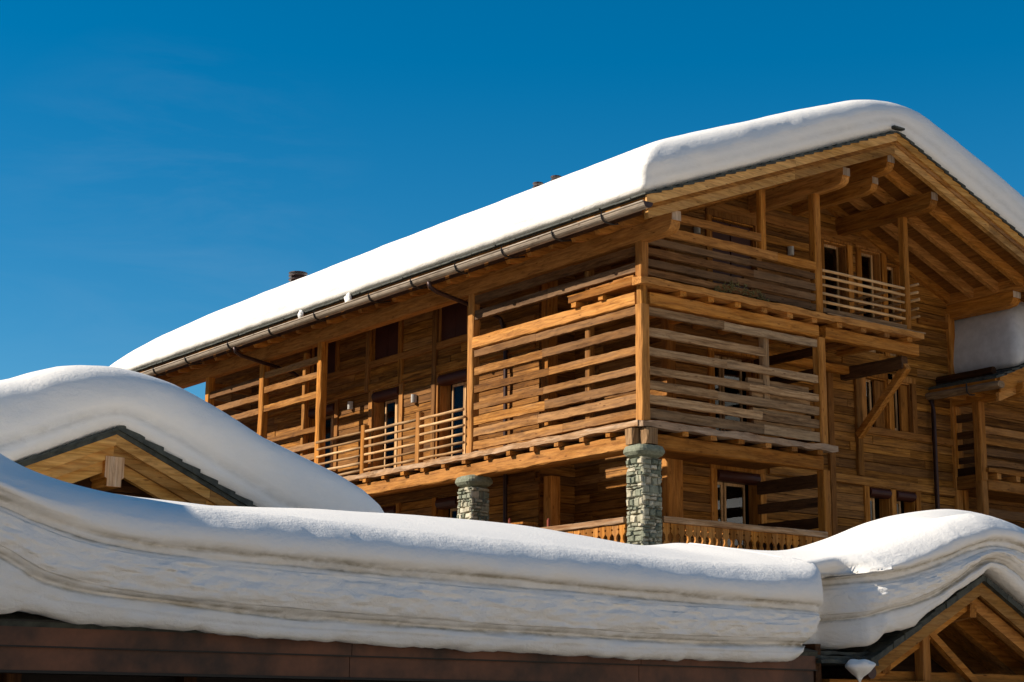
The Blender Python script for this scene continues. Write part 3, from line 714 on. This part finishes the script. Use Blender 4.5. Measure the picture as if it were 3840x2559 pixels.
WPROF=[(.2,-.03,0),(.05,0,.1),(-.02,.08,.1),(-.04,.2,0),(-.02,.35,0),(.03,.5,0),(.1,.65,0),(.2,.78,0),(.35,.9,0),(.6,.97,0),(1.0,1.0,0)]
roof_snow('roof_snow',11.72,22.6,.10,15.5,WX,wz,1.42,'deep shaded snow slab on the roof of the lower wing at the right edge',WPROF,step=.2,seed=40,amp=.015,topamp=.03).data.materials[0]=plain('shade_toned_snow',(.50,.50,.51),.9,scale=5,c2=(.60,.60,.61),bump=.3)  # grey snow colour carries the shade this slab lies in
# ================================================================== LEFT GABLE BUILDING
YG=-4.5
pk=un(440,1600,'y',YG); LGX,LGZ,LS=pk.x,pk.z,.44
lz=lambda x: LGZ-LS*abs(x-LGX)
LG=empty('gabled_lodge',(LGX,YG+1,0),'low lodge at left showing only its honey coloured timber gable peak beneath heavy snow','lodge')
def lp(mb,name,mat,**k): return mb.build(name,mat,LG,**k)
HWL=3.95
def lslab(lo,hi,yf,yb,name,mat,ins=0,r=None):
    for s in (-1,1):
        m=MB(); xe=LGX+s*(HWL-ins); m.prism([(xe,lz(xe)+lo),(LGX,LGZ+lo),(LGX,LGZ+hi),(xe,lz(xe)+hi)],'y',yf,yb,r); lp(m,name,mat)
lslab(-.10,-.04,YG-.02,YG+8,'roof',SLATE)
lslab(-.16,-.105,YG+.1,YG+8,'roof_deck',W('soffit','y'))
m=MB()
for s in (-1,1):
    d=HWL+.04
    while d>.02:
        y=YG-.05
        for q in range(2):
            w=R_.uniform(.3,.5); xa=LGX+s*d; xb=LGX+s*max(0,d-.36); t=R_.uniform(-.01,.012); tk=.02 if s<0 else .09
            m.add([(xx,yy,zz) for yy in (y-R_.uniform(0,.03),y+w) for (xx,zz) in ((xa,lz(xa)-.04),(xb,lz(xb)-.045),(xb,lz(xb)-.0),(xa,lz(xa)-.04+tk+t))],[(0,1,2,3),(7,6,5,4),(0,4,5,1),(1,5,6,2),(2,6,7,3),(3,7,4,0)]); y+=w
        d-=.26
lp(m,'slates',SLATE)
for i,(a,b,y0,y1) in enumerate(((-.235,-.055,0,.06),(-.375,-.215,.065,.13),(-.525,-.355,.135,.22))):
    for s in (-1,1):
        m=MB(); xe=LGX+s*(HWL-.05*i); 
        n=3
        for k in range(n):
            p=xe+(LGX-xe)*k/n; q=xe+(LGX-xe)*(k+1)/n; m.prism([(p+.004*(-s),lz(p)+a),(q,lz(q)+a),(q,lz(q)+b),(p+.004*(-s),lz(p)+b)],'y',YG+y0,YG+y1,R_.uniform(.05,.6))
        lp(m,'barge_board',W('larch','x'))
pe=un(425,1745,'y',YG+.1); x0=un(389,1745,'y',YG+.1).x; x1=un(461,1745,'y',YG+.1).x; zb=un(425,1828,'y',YG+.1).z; zt=pe.z
m=MB(); w=(x1-x0); m.prism([(x0,zt+.1),(x0,zt-.16),(x0+.03,zt-.18),(x0+.03,zb),(x1-.03,zb),(x1-.03,zt-.18),(x1,zt-.16),(x1,zt+.1)],'y',YG+.06,YG+5); o=lp(m,'purlin',W('fresh','y')); m=MB(); m.prism([(x0+.003,zt+.1),(x0+.003,zt-.157),(x0+.033,zt-.177),(x0+.033,zb+.003),(x1-.033,zb+.003),(x1-.033,zt-.177),(x1-.003,zt-.157),(x1-.003,zt+.1)],'y',YG+.052,YG+.062); m.build('end_grain',W('pale','z'),o)
lone=lambda name,kind,ax,*a,**k: lp(MB().plank(ax,*a,**k),name,W(kind,ax))
m=MB()
z=0
while z<LGZ-.3:
    hw=(LGZ-.2-(z+.2))/LS; hw=min(hw,HWL-.5)
    if hw>.1: m.plank('x',LGX-hw,LGX+hw,YG+.50,YG+.62,z+.006,z+.194,jit=.004,seg=.6)
    z+=.2
hb=HWL-.5; m.prism([(LGX-hb,0),(LGX+hb,0),(LGX+hb,lz(LGX+hb)-.12),(LGX,LGZ-.14),(LGX-hb,lz(LGX-hb)-.12)],'y',YG+.56,YG+.7,.3)
m.box(LGX+hb-.15,LGX+hb,YG+1.4,YG+7.8,0,lz(LGX+hb)-.2); m.box(LGX-hb,LGX-hb+.15,YG+1.4,YG+7.8,0,lz(LGX+hb)-.2)
lp(m,'wall',W('dark','x'))
for s in(-1,1):
    for k in range(1):
        y=YG+.30; m=MB(); xe=LGX+s*(HWL-.1); m.prism([(xe,lz(xe)-.36),(LGX,LGZ-.36),(LGX,LGZ-.165),(xe,lz(xe)-.165)],'y',y,y+.12); lp(m,'rafter',W('soffit','x'))
roof_snow('roof_snow',LGX-HWL-.03,LGX+HWL+.12,YG-.02,YG+8,LGX,lz,1.18,'rounded snow hood over the honey coloured gable peak at left',
  [(.2,-.03,0),(.04,-.01,.1),(-.04,.05,.1),(-.06,.13,.05),(-.045,.18,.35),(-.05,.22,.25),(-.09,.30,0),(-.10,.42,.05),(-.08,.54,.06),(-.03,.66,0),(.05,.77,0),(.17,.86,0),(.34,.93,0),(.6,.98,0),(1.0,1.0,0)],step=.09,seed=12,amp=.04,topamp=.015,Tf=lambda x,y:lerp(x-LGX,[(-3.5,.84),(-1.2,.90),(-.6,.98),(0,1),(.9,.99),(1.55,.93),(2.2,.86),(3.5,.93)]))
# ================================================================== FOREGROUND LOW BUILDING
YF=-9.0
FB=empty('low_outbuilding',(-10,YF,0),'long low outbuilding in front with dark copper fascia under a layered snow bank','outbuilding')
def fp(mb,name,mat,**k): return mb.build(name,mat,FB,**k)
seams=[-31.65,-27.7,-23.75,-19.8,-15.85,-11.9,-7.95,-5.02]
for a,b in zip(seams,seams[1:]):
    if b-a<1: continue
    m=MB(); m.box(a+.004,b-.004,YF+.03,YF+.06,2.275,2.49); m.box(a+.004,b-.004,YF+.07,YF+.10,2.055,2.262); fp(m,'fascia_panel',COPPER)
m=MB(); m.box(-31,-5.0,YF+.02,YF+.10,2.262,2.275); m.box(-31,-5.0,YF+.05,YF+.12,2.03,2.055); m.box(-31,-5.0,YF+.0,YF+.06,2.49,2.505); fp(m,'drip_edge',COPDARK)
m=MB(); m.box(-31,-5.0,YF+.105,YF+.6,2.03,2.2); m.box(-31,-5.0,YF+.6,YF+.8,0,2.2); 
fp(m,'wall',plain('near_black_wall',(.012,.008,.006),.8,var=.5))  # near black brown on soffit and wall
m=MB()
for x in (-19,-17.2,-15.4,-13.6,-11.8,-10,-8.2,-6.4): fp(MB().box(x,x+.14,YF+.4,YF+.58,0,2.03),'wall_post',W('dark','z'))
m=MB(); m.prism([(YF+.0,2.505),(-6.3,3.1),(-5.0,2.6),(-5.0,2.3),(YF+.1,2.3)],'x',-31,-5.0); m.box(-31,-5.0,-5.2,-5.0,0,2.5); fp(m,'roof',SLATE)
m=MB(); m.box(-5.0,-4.9,YF+.05,-5.0,0,2.6); fp(m,'end_wall',W('dark','y'))
# ---- porch at right
PX,PZ,PS=-1.72,3.66,.515
pz=lambda x: PZ-PS*abs(x-PX)
PO=empty('timber_porch',(PX,YF,0),'open timber gable porch at lower right with post, brace and slate verge','porch')
def pp(mb,name,mat,**k): return mb.build(name,mat,PO,**k)
HWP=2.32
for s in (-1,1):
    xe=PX+s*HWP
    m=MB(); m.prism([(xe,pz(xe)-.14),(PX,PZ-.14),(PX,PZ-.10),(xe,pz(xe)-.10)],'y',YF+.1,-5.6); pp(m,'roof',W('soffit','x'))
    m=MB(); m.prism([(xe,pz(xe)-.30),(PX,PZ-.30),(PX,PZ-.085),(xe,pz(xe)-.085)],'y',YF-.0,YF+.055); pp(m,'barge_board',W('larch','x'))
    m=MB(); m.prism([(xe,pz(xe)-.46),(PX,PZ-.46),(PX,PZ-.26),(xe,pz(xe)-.26)],'y',YF+.16,YF+.30); pp(m,'rafter',W('fresh','x'))
    for k in range(2):
        m=MB(); y=YF+.9+.7*k; m.prism([(xe,pz(xe)-.34),(PX,PZ-.34),(PX,PZ-.145),(xe,pz(xe)-.145)],'y',y,y+.12); pp(m,'rafter',W('soffit','x'))
m=MB()
for s in (-1,1):
    d=HWP+.05
    while d>.02:
        y=YF-.06
        for q in range(3):
            w=R_.uniform(.25,.45); xa=PX+s*d; xb=PX+s*max(0,d-.34); t=R_.uniform(-.012,.015); tk=.085 
            m.add([(xx,yy,zz) for yy in (y-R_.uniform(0,.03),y+w) for (xx,zz) in ((xa,pz(xa)-.095),(xb,pz(xb)-.10),(xb,pz(xb)-.03),(xa,pz(xa)-.09+tk+t))],[(0,1,2,3),(7,6,5,4),(0,4,5,1),(1,5,6,2),(2,6,7,3),(3,7,4,0)]); y+=w
        d-=.22
    m.prism([(PX+s*HWP,pz(PX+s*HWP)-.09),(PX,PZ-.09),(PX,PZ-.05),(PX+s*HWP,pz(PX+s*HWP)-.05)],'y',YF,-5.6,.2)
# eave return with slates running toward the main roof
for k in range(3): m.plank('x',-4.99,-3.92+.06*k,YF-.04+.09*k,YF+.8,2.36+.055*k,2.412+.055*k,jit=.012,wav=.012,seg=.12)
pp(m,'slates',SLATE)
pone=lambda name,kind,ax,*a,**k: pp(MB().plank(ax,*a,**k),name,W(kind,ax))
pone('post','fresh','z',0,2.93,-2.86,-2.70,YF+.1,YF+.26,ch=.015)
pone('post','fresh','z',0,2.7,-.30,-.14,YF+.1,YF+.26,ch=.015)
m=MB(); m.bar((-2.72,YF+.18,2.88),(-1.5,YF+.18,2.02),.10,.10); pp(m,'brace',W('fresh','x'))
pone('tie_beam','soffit','x',-4.1,.7,YF+.32,YF+.48,2.12,2.30,ch=.01)
pone('tie_beam','soffit','x',-4.75,.7,YF+.05,YF+.2,1.90,2.165,ch=.01)
m=MB(); m.prism([(YF+3,3.0),(YF+.5,3.0),(YF+.3,3.04),(YF+.12,3.06),(YF+.1,3.24),(YF+3,3.24)],'x',-1.82,-1.68); pp(m,'purlin',W('fresh','y'))
m=MB(); m.prism([(YF+3,2.24),(YF+.3,2.24),(YF+.14,2.26),(YF+.1,2.44),(YF+3,2.44)],'x',-3.64,-3.50); pp(m,'purlin',W('fresh','y'))
m=MB(); m.box(-4.0,.6,YF+2.4,YF+2.6,0,3.4); pp(m,'wall',W('dark','x'))
m=MB()
m.tube([(-4.06,YF+3,2.28),(-4.06,YF+1,2.27),(-4.06,YF-.05,2.26)],.085,10); pp(m,'gutter',PIPE)
# ================================================================== FOREGROUND SNOW BANKS
def T(tab,y): return [(un(px,py,'y',y).x,un(px,py,'y',y).z) for px,py in tab]
YQ=-9.15
zbL=[(-31,2.5),(-22,2.95),(-17.5,2.75)]+T([(0,2300),(100,2292),(300,2338),(600,2360),(1300,2410),(1900,2447),(2500,2474),(2950,2482),(3020,2472),(3075,2438)],YQ)
g1L=[(-31,3.1),(-22,3.9),(-17.5,3.6)]+T([(0,2087),(138,2170),(331,2219),(608,2258),(884,2294),(1300,2327),(1752,2358),(2500,2405),(3075,2418)],YQ)
g2L=[(-31,3.6),(-22,4.35),(-17.5,4.05)]+T([(0,1895),(193,1975),(387,2035),(718,2085),(1300,2138),(2500,2248),(3085,2290)],YQ)
skl=[(0,1740),(240,1830),(500,1865),(700,1890),(1300,1915),(1950,1970),(2400,2045),(2560,2037),(2780,2070),(2950,2060),(3130,2010),(3300,1945),(3440,1918),(3560,1912),(3700,1935),(3780,1965),(3840,2000)]
YC=-6.6
SKY=[(-31,4.6),(-26,5.4),(-22,6.1),(-18.6,6.35),(-17,6.0),(-16,5.2),(-15.3,4.52)]+T(skl,YC)+[(3.4,4.55),(6,3.6)]
def ztopL(x): # top of the front face
    return smo(x,[(-31,4.0),(-23,5.0),(-20,5.1),(-17.5,4.6),(-16.4,4.0),(-15.7,3.74),(-15,3.62),(-14,3.54),(-12,3.5),(-9,3.44),(-7.5,3.40),(-6,3.40),(-5.2,3.44),(-4.7,3.52)])
def bank(name,xs,zb,g1,g2,zt,yoff,label,endR=None,seed=0,under=.45):
    V=[];D=[];CK=[]
    for x in xs:
        b=smo(x,zb); a1=smo(x,g1); a2=smo(x,g2); t=zt(x); o=yoff(x); a1=max(a1,b+.05); a2=max(a2,a1+.08); t=max(t,a2+.12)
        er=endR(x) if endR else 0
        h1=a1-b; h2=a2-a1; h3=t-a2
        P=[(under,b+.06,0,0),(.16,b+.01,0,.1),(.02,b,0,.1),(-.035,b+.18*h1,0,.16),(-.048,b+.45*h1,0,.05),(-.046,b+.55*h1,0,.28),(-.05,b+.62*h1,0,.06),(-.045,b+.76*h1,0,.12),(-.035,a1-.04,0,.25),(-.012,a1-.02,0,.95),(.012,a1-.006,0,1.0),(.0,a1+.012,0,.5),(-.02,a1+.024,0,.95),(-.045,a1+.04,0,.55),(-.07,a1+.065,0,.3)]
        for k in range(1,24):
            q=k/24; zz=a1+.065+(h2-.065-.06)*q
            P.append((-.07-.055*math.sin(math.pi*q),zz,2,.10*(q<.15)))
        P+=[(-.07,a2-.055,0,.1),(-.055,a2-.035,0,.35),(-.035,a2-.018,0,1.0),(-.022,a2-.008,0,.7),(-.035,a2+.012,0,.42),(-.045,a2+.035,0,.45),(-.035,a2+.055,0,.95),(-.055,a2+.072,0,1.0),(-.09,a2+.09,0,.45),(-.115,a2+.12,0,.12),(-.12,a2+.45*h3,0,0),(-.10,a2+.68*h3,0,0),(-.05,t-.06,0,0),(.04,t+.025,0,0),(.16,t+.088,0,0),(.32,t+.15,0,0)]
        yc=YC-YQ; zc=smo(x,SKY)
        z0=t+.15; 
        for k in range(1,15):
            q=k/14.; yy=.32+(yc-.32)*q
            zz=z0+(zc-z0)*(q*(1.25-.25*q)) if zc>z0 else z0+(zc-z0)*q
            P.append((yy,zz,1,0))
        P+=[(yc+.25,zc-.03,1,0),(yc+.6,zc-.16,1,0),(yc+.9,max(b+.1,zc-.45),1,0),(yc+1.1,max(b+.08,zc-.9),1,0),(yc+1.1,b+.07,1,0),(yc,b+.06,1,0)]
        for i,(y,z,top,d) in enumerate(P):
            y=YQ+y; n=n3(x*1.0+seed,z*2.6,y*.6,1.5); nf=n3(x*2.2+seed,z*7,3,1.6)
            ck=top==2
            if top!=1:
                w=1-max(0,min(1,(z-t+.15)/.3))
                y+=o*w+n*(.018 if z>a2+.1 else .04)*w+nf*.018*w
                if ck:
                    zl=(z-a1)/max(.2,a2-a1); y+=n3(x*6.5+seed,z*12,1,1.0)*.026+n3(x*1.6,z*7+x*1.2,8,1.0)*.006
                    ph=(zl*6+.8*n3(x*.8,seed,2))%1.0; y+=.015*(ph-.5)*max(0,min(1,.6+1.2*n3(x*1.2,zl*6//1,9)))
                z+=n3(x*.9+seed,i*.3,5,1.3)*.018+ (n3(x*3.1,seed,1,1.0)*.03 if i<4 else 0)
                if er: y+=er*w; 
            else: z+=n3(x*.35+seed,y*.35,2)*.02
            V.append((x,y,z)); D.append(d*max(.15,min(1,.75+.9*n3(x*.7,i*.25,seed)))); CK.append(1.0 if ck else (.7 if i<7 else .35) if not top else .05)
        npf=len(P)
    if endR:
        for i,(x,y,z) in enumerate(V):
            if x>-6.0 and z<3.1: V[i]=(x-.52*((x+6.0)/1.15)**2*max(0,min(1,(3.1-z)/.6))**1.6,y,z)
    return grid_obj(name,V,len(xs),npf,label,'snow',D,loc=(xs[0],YQ,2.4),capends=True,chunk=CK,group='layered snow banks along the front')
def rng(a,b,s): n=max(1,int(round((b-a)/s))); return [a+(b-a)*k/n for k in range(n+1)]
def endr(x):
    t=(x+5.35)/.5
    return 0 if t<=0 else .55*(1-math.sqrt(max(0,1-min(1,t)**2)))
bank('snow_bank',rng(-31,-16,.2)+rng(-15.95,-5.3,.05)+rng(-5.28,-4.855,.02),zbL,g1L,g2L,ztopL,lambda x:0,'long layered snow bank overhanging the copper fascia, dirt bands along its shaded front',endR=endr)
zbR=[(-4.9,2.56),(-4.5,2.56),(-4.15,2.60),(-4.0,2.66),(-3.9,2.76)]+[(x,pz(x)+.05+(.06 if x>-1.7 else 0)) for x in (-3.4,-3.0,-2.6,-2.2,-1.9)]+[(-1.72,PZ+.06),(-1.5,pz(-1.5)+.09)]+[(x,pz(x)+.09) for x in (-1.1,-.75,0,.6)]+[(.8,2.4),(3,2.35),(6,2.3)]
g1R=T([(3089,2332),(3250,2318),(3320,2292),(3428,2262),(3536,2215),(3640,2135),(3700,2105),(3770,2120),(3838,2175)],YQ)+[(.2,3.1),(1,2.7),(6,2.6)]
g2R=T([(3090,2191),(3250,2180),(3379,2158),(3500,2120),(3624,2069),(3715,2045),(3838,2075)],YQ)+[(.3,3.6),(1,3.2),(6,3.1)]
ztR=lambda x: smo(x,[(-5,3.46),(-4.4,3.58),(-3.77,3.74),(-3,3.98),(-2.2,4.24),(-1.6,4.38),(-.9,4.32),(-.2,4.1),(.6,3.8),(1.5,3.6),(6,3.5)])
def yofR(x): return lerp(x,[(-4.9,.75),(-4.45,.70),(-4.15,.14),(-3.95,.0),(6,0)])
bank('snow_bank',rng(-4.95,-1.0,.04)+rng(-.95,.8,.07)+rng(.9,6,.3),zbR,g1R,g2R,ztR,yofR,'layered snow bank rising over the slate verge of the timber porch at lower right',seed=31,under=.35)
# ---- small lumps
def lump(name,c,s,label,seed,shape=None,cat='snow lump',group='loose snow lumps on gutters and banks'):
    nu,nv=14,18; V=[]
    for a in range(nu):
        ph=math.pi*(a+.5)/nu
        for b in range(nv):
            th=2*math.pi*b/nv; d=Vector((math.sin(ph)*math.cos(th),math.sin(ph)*math.sin(th),math.cos(ph)))
            r=1+.35*noise.noise(d*1.7+Vector((seed,0,0))); q=d*r
            if shape: q=shape(q)
            V.append((c[0]+q.x*s[0],c[1]+q.y*s[1],c[2]+q.z*s[2]))
    return grid_obj(name,V,nu,nv,label,cat,None,loc=c,capends=True,group=group)
p=un(1305,1125,'x',-.90); lump('snow_lump',p,(.07,.12,.16),'snow lump on the wooden gutter edge, the right one and larger',3)
p=un(1128,1180,'x',-.90); lump('snow_lump',p,(.06,.09,.11),'small snow lump on the wooden gutter edge nearer the far end',8)
def drop(q):
    k=1.0 if q.z>0 else max(.12,1+q.z*.85); return Vector((q.x*k+(.1 if q.z>0 else 0),q.y*k,q.z*(.55 if q.z>0 else 1.25)))
p=un(3222,2498,'y',YF-.15); lump('snow_lump',p,(.21,.17,.155),'bluish snow clump hanging from the gutter end below the slates of the porch',5,drop)
p=un(1688,2034,'y',-8.75); lump('snow_lump',p,(.12,.08,.045),'tiny snow crumb on the sunlit top of the long snow bank',6); 
p=un(1660,2020,'y',-8.70); lump('snow_lump',p,(.06,.06,.05),'tiny snow crumb left of the other crumb on the sunlit snow bank',9)
# dried plants on the upper gallery floor
m=MB(); 
for k in range(130):
    x=R_.uniform(1.9,3.5); t=(x-1.9)/1.6; z=9.99+R_.uniform(0,.30)*(1-abs(2*t-1)**2); y=R_.uniform(-.02,.04); a=R_.uniform(0,6.28)
    d=Vector((math.cos(a),.3*math.sin(a),abs(math.sin(a))*.8)).normalized()*R_.uniform(.04,.10); m.bar((x,y,z),Vector((x,y,z))+d,.014,.01)
pl=m.build('dry_plants',MOSS,None); tag(pl,'tangle of dried moss and stems along the upper gallery edge','plant')
# objects on the terrace behind the snow
for px,py,lb in ((1911,1950,'thin reddish pole on the terrace left of the balustrade, nearer the left pillar'),(2057,1950,'thin orange red pole just behind the start of the balustrade')):
    p=un(px,py,'x',.6); m=MB(); m.tube([(p.x,p.y,3.6),(p.x,p.y,p.z)],.035,8); m.tube([(p.x,p.y,p.z),(p.x,p.y,p.z+.03)],.02,8); o=m.build('marker_pole',REDP,None); tag(o,lb,'pole')
p=un(1963,1972,'x',-.05)
m=MB(); m.plank('z',3.9,p.z+.02,p.x-.16,p.x+.16,p.y-.2,p.y+.2,ch=.05,jit=.01); m.plank('x',p.x-.18,p.x+.18,p.y-.22,p.y+.22,p.z+.02,p.z+.06,jit=.01); o=m.build('newel_post',W('fresh','z'),None); tag(o,'square timber newel top peeking over the snow beside the left pillar','newel')
# ================================================================== GROUND
m=MB(); m.box(-400,400,-11,600,-.5,0,.5); o=m.build('ground',plain('low_bounce_ground',(.10,.085,.065),.9,scale=.5,c2=(.17,.145,.11)),None); tag(o,kind='structure')  # unseen ground, kept dark to cut light bounced onto the chalet
m=MB(); m.box(-400,400,-400,-11,-.5,0,.5); gm=m.build('bounce_field',plain('bounce_snow',(.58,.47,.36),.9,scale=.5,c2=(.70,.60,.47)),None); tag(gm,'unseen snowy ground added to bounce light','ground',kind='structure')  # unseen pale ground added to bounce warm light onto the front faces
# unseen wooded slopes added to block low sky light; pale patches brighten window reflections
V=[];nu,nv=150,9
for a in range(nu):
    az=math.radians(92+(372-92)*a/(nu-1)); el=20+4.5*noise.noise(Vector((math.cos(az)*2,math.sin(az)*2,3)))+1.8*noise.noise(Vector((math.cos(az)*9,math.sin(az)*9,5)))
    el*=min(1,.15+a/14,.15+(nu-1-a)/14)
    for b in range(nv):
        t=b/(nv-1); r=110+230*t; h=math.tan(math.radians(el))*r*min(1,t*1.0)**.9 if t>0 else -1
        r+=14*noise.noise(Vector((math.cos(az)*6,math.sin(az)*6,t*5))); V.append((CAM.x+r*math.cos(az),CAM.y+r*math.sin(az),h))
hm=MB(); hm.add(V,[(a*nv+b,a*nv+b+1,(a+1)*nv+b+1,(a+1)*nv+b) for a in range(nu-1) for b in range(nv-1)],.5)
hb=hm.build('sky_block_hills',plain('sky_block_forest',(.022,.028,.018),.95,scale=.035,c2=(.50,.50,.48),bump=.3),None); tag(hb,kind='structure')
# ================================================================== LIGHT
SUN=Vector((-1,.65,.70)).normalized()
el=math.asin(SUN.z); az=math.atan2(SUN.x,SUN.y)
w=bpy.data.worlds.new('World'); S.world=w; w.use_nodes=True; nt=w.node_tree; nt.nodes.clear()
sky=N(nt,'ShaderNodeTexSky',sky_type='NISHITA',sun_disc=False); sky.sun_elevation=el; sky.sun_rotation=az; sky.altitude=1800; sky.air_density=1.15; sky.dust_density=.15; sky.ozone_density=2.2
hs=N(nt,'ShaderNodeHueSaturation'); hs.inputs['Saturation'].default_value=1.5; hs.inputs['Hue'].default_value=.491
bg=N(nt,'ShaderNodeBackground',i_Strength=.080); ow=N(nt,'ShaderNodeOutputWorld')
nt.links.new(sky.outputs[0],hs.inputs['Color'])
wt=N(nt,'ShaderNodeTexCoord'); d0=(Fv+Rv*((650-1920)/FPX)-Uv*((900-1279.5)/FPX)).normalized()
dp=N(nt,'ShaderNodeVectorMath',operation='DOT_PRODUCT'); dp.inputs[1].default_value=d0; nt.links.new(wt.outputs['Generated'],dp.inputs[0])
near=N(nt,'ShaderNodeMapRange'); near.inputs['From Min'].default_value=.992; near.inputs['From Max'].default_value=.9998; nt.links.new(dp.outputs['Value'],near.inputs['Value'])
wm=N(nt,'ShaderNodeMapping'); wm.inputs['Scale'].default_value=(5,5,26); wm.inputs['Rotation'].default_value=(.12,.1,0); nt.links.new(wt.outputs['Generated'],wm.inputs[0])
wn=N(nt,'ShaderNodeTexNoise',i_Scale=1.0,i_Detail=7.0,i_Roughness=.62,i_Distortion=.6); nt.links.new(wm.outputs[0],wn.inputs['Vector'])
wr=ramp(nt,wn.outputs[0],[(.47,(0,0,0)),(.75,(1,1,1))]); wf=N(nt,'ShaderNodeMath',operation='MULTIPLY'); nt.links.new(wr.outputs[0],wf.inputs[0]); nt.links.new(near.outputs[0],wf.inputs[1])
wf2=N(nt,'ShaderNodeMath',operation='MULTIPLY'); wf2.inputs[1].default_value=.05; nt.links.new(wf.outputs[0],wf2.inputs[0])
cc=mixc(nt,wf2.outputs[0],hs.outputs[0],(5.5,6.0,6.4)); nt.links.new(cc,bg.inputs[0])
nt.links.new(bg.outputs[0],ow.inputs[0])
sd=bpy.data.lights.new('sun','SUN'); sd.energy=5.0; sd.angle=math.radians(.55); sd.color=(1,.89,.74); so=bpy.data.objects.new('sun',sd); COL.objects.link(so)
so.rotation_euler=(-SUN).to_track_quat('-Z','Y').to_euler(); so.location=(-40,20,40)
S.view_settings.view_transform='Standard'; S.view_settings.look='None'; S.view_settings.exposure=.5; S.view_settings.gamma=1
S.cycles.max_bounces=8; S.cycles.diffuse_bounces=5
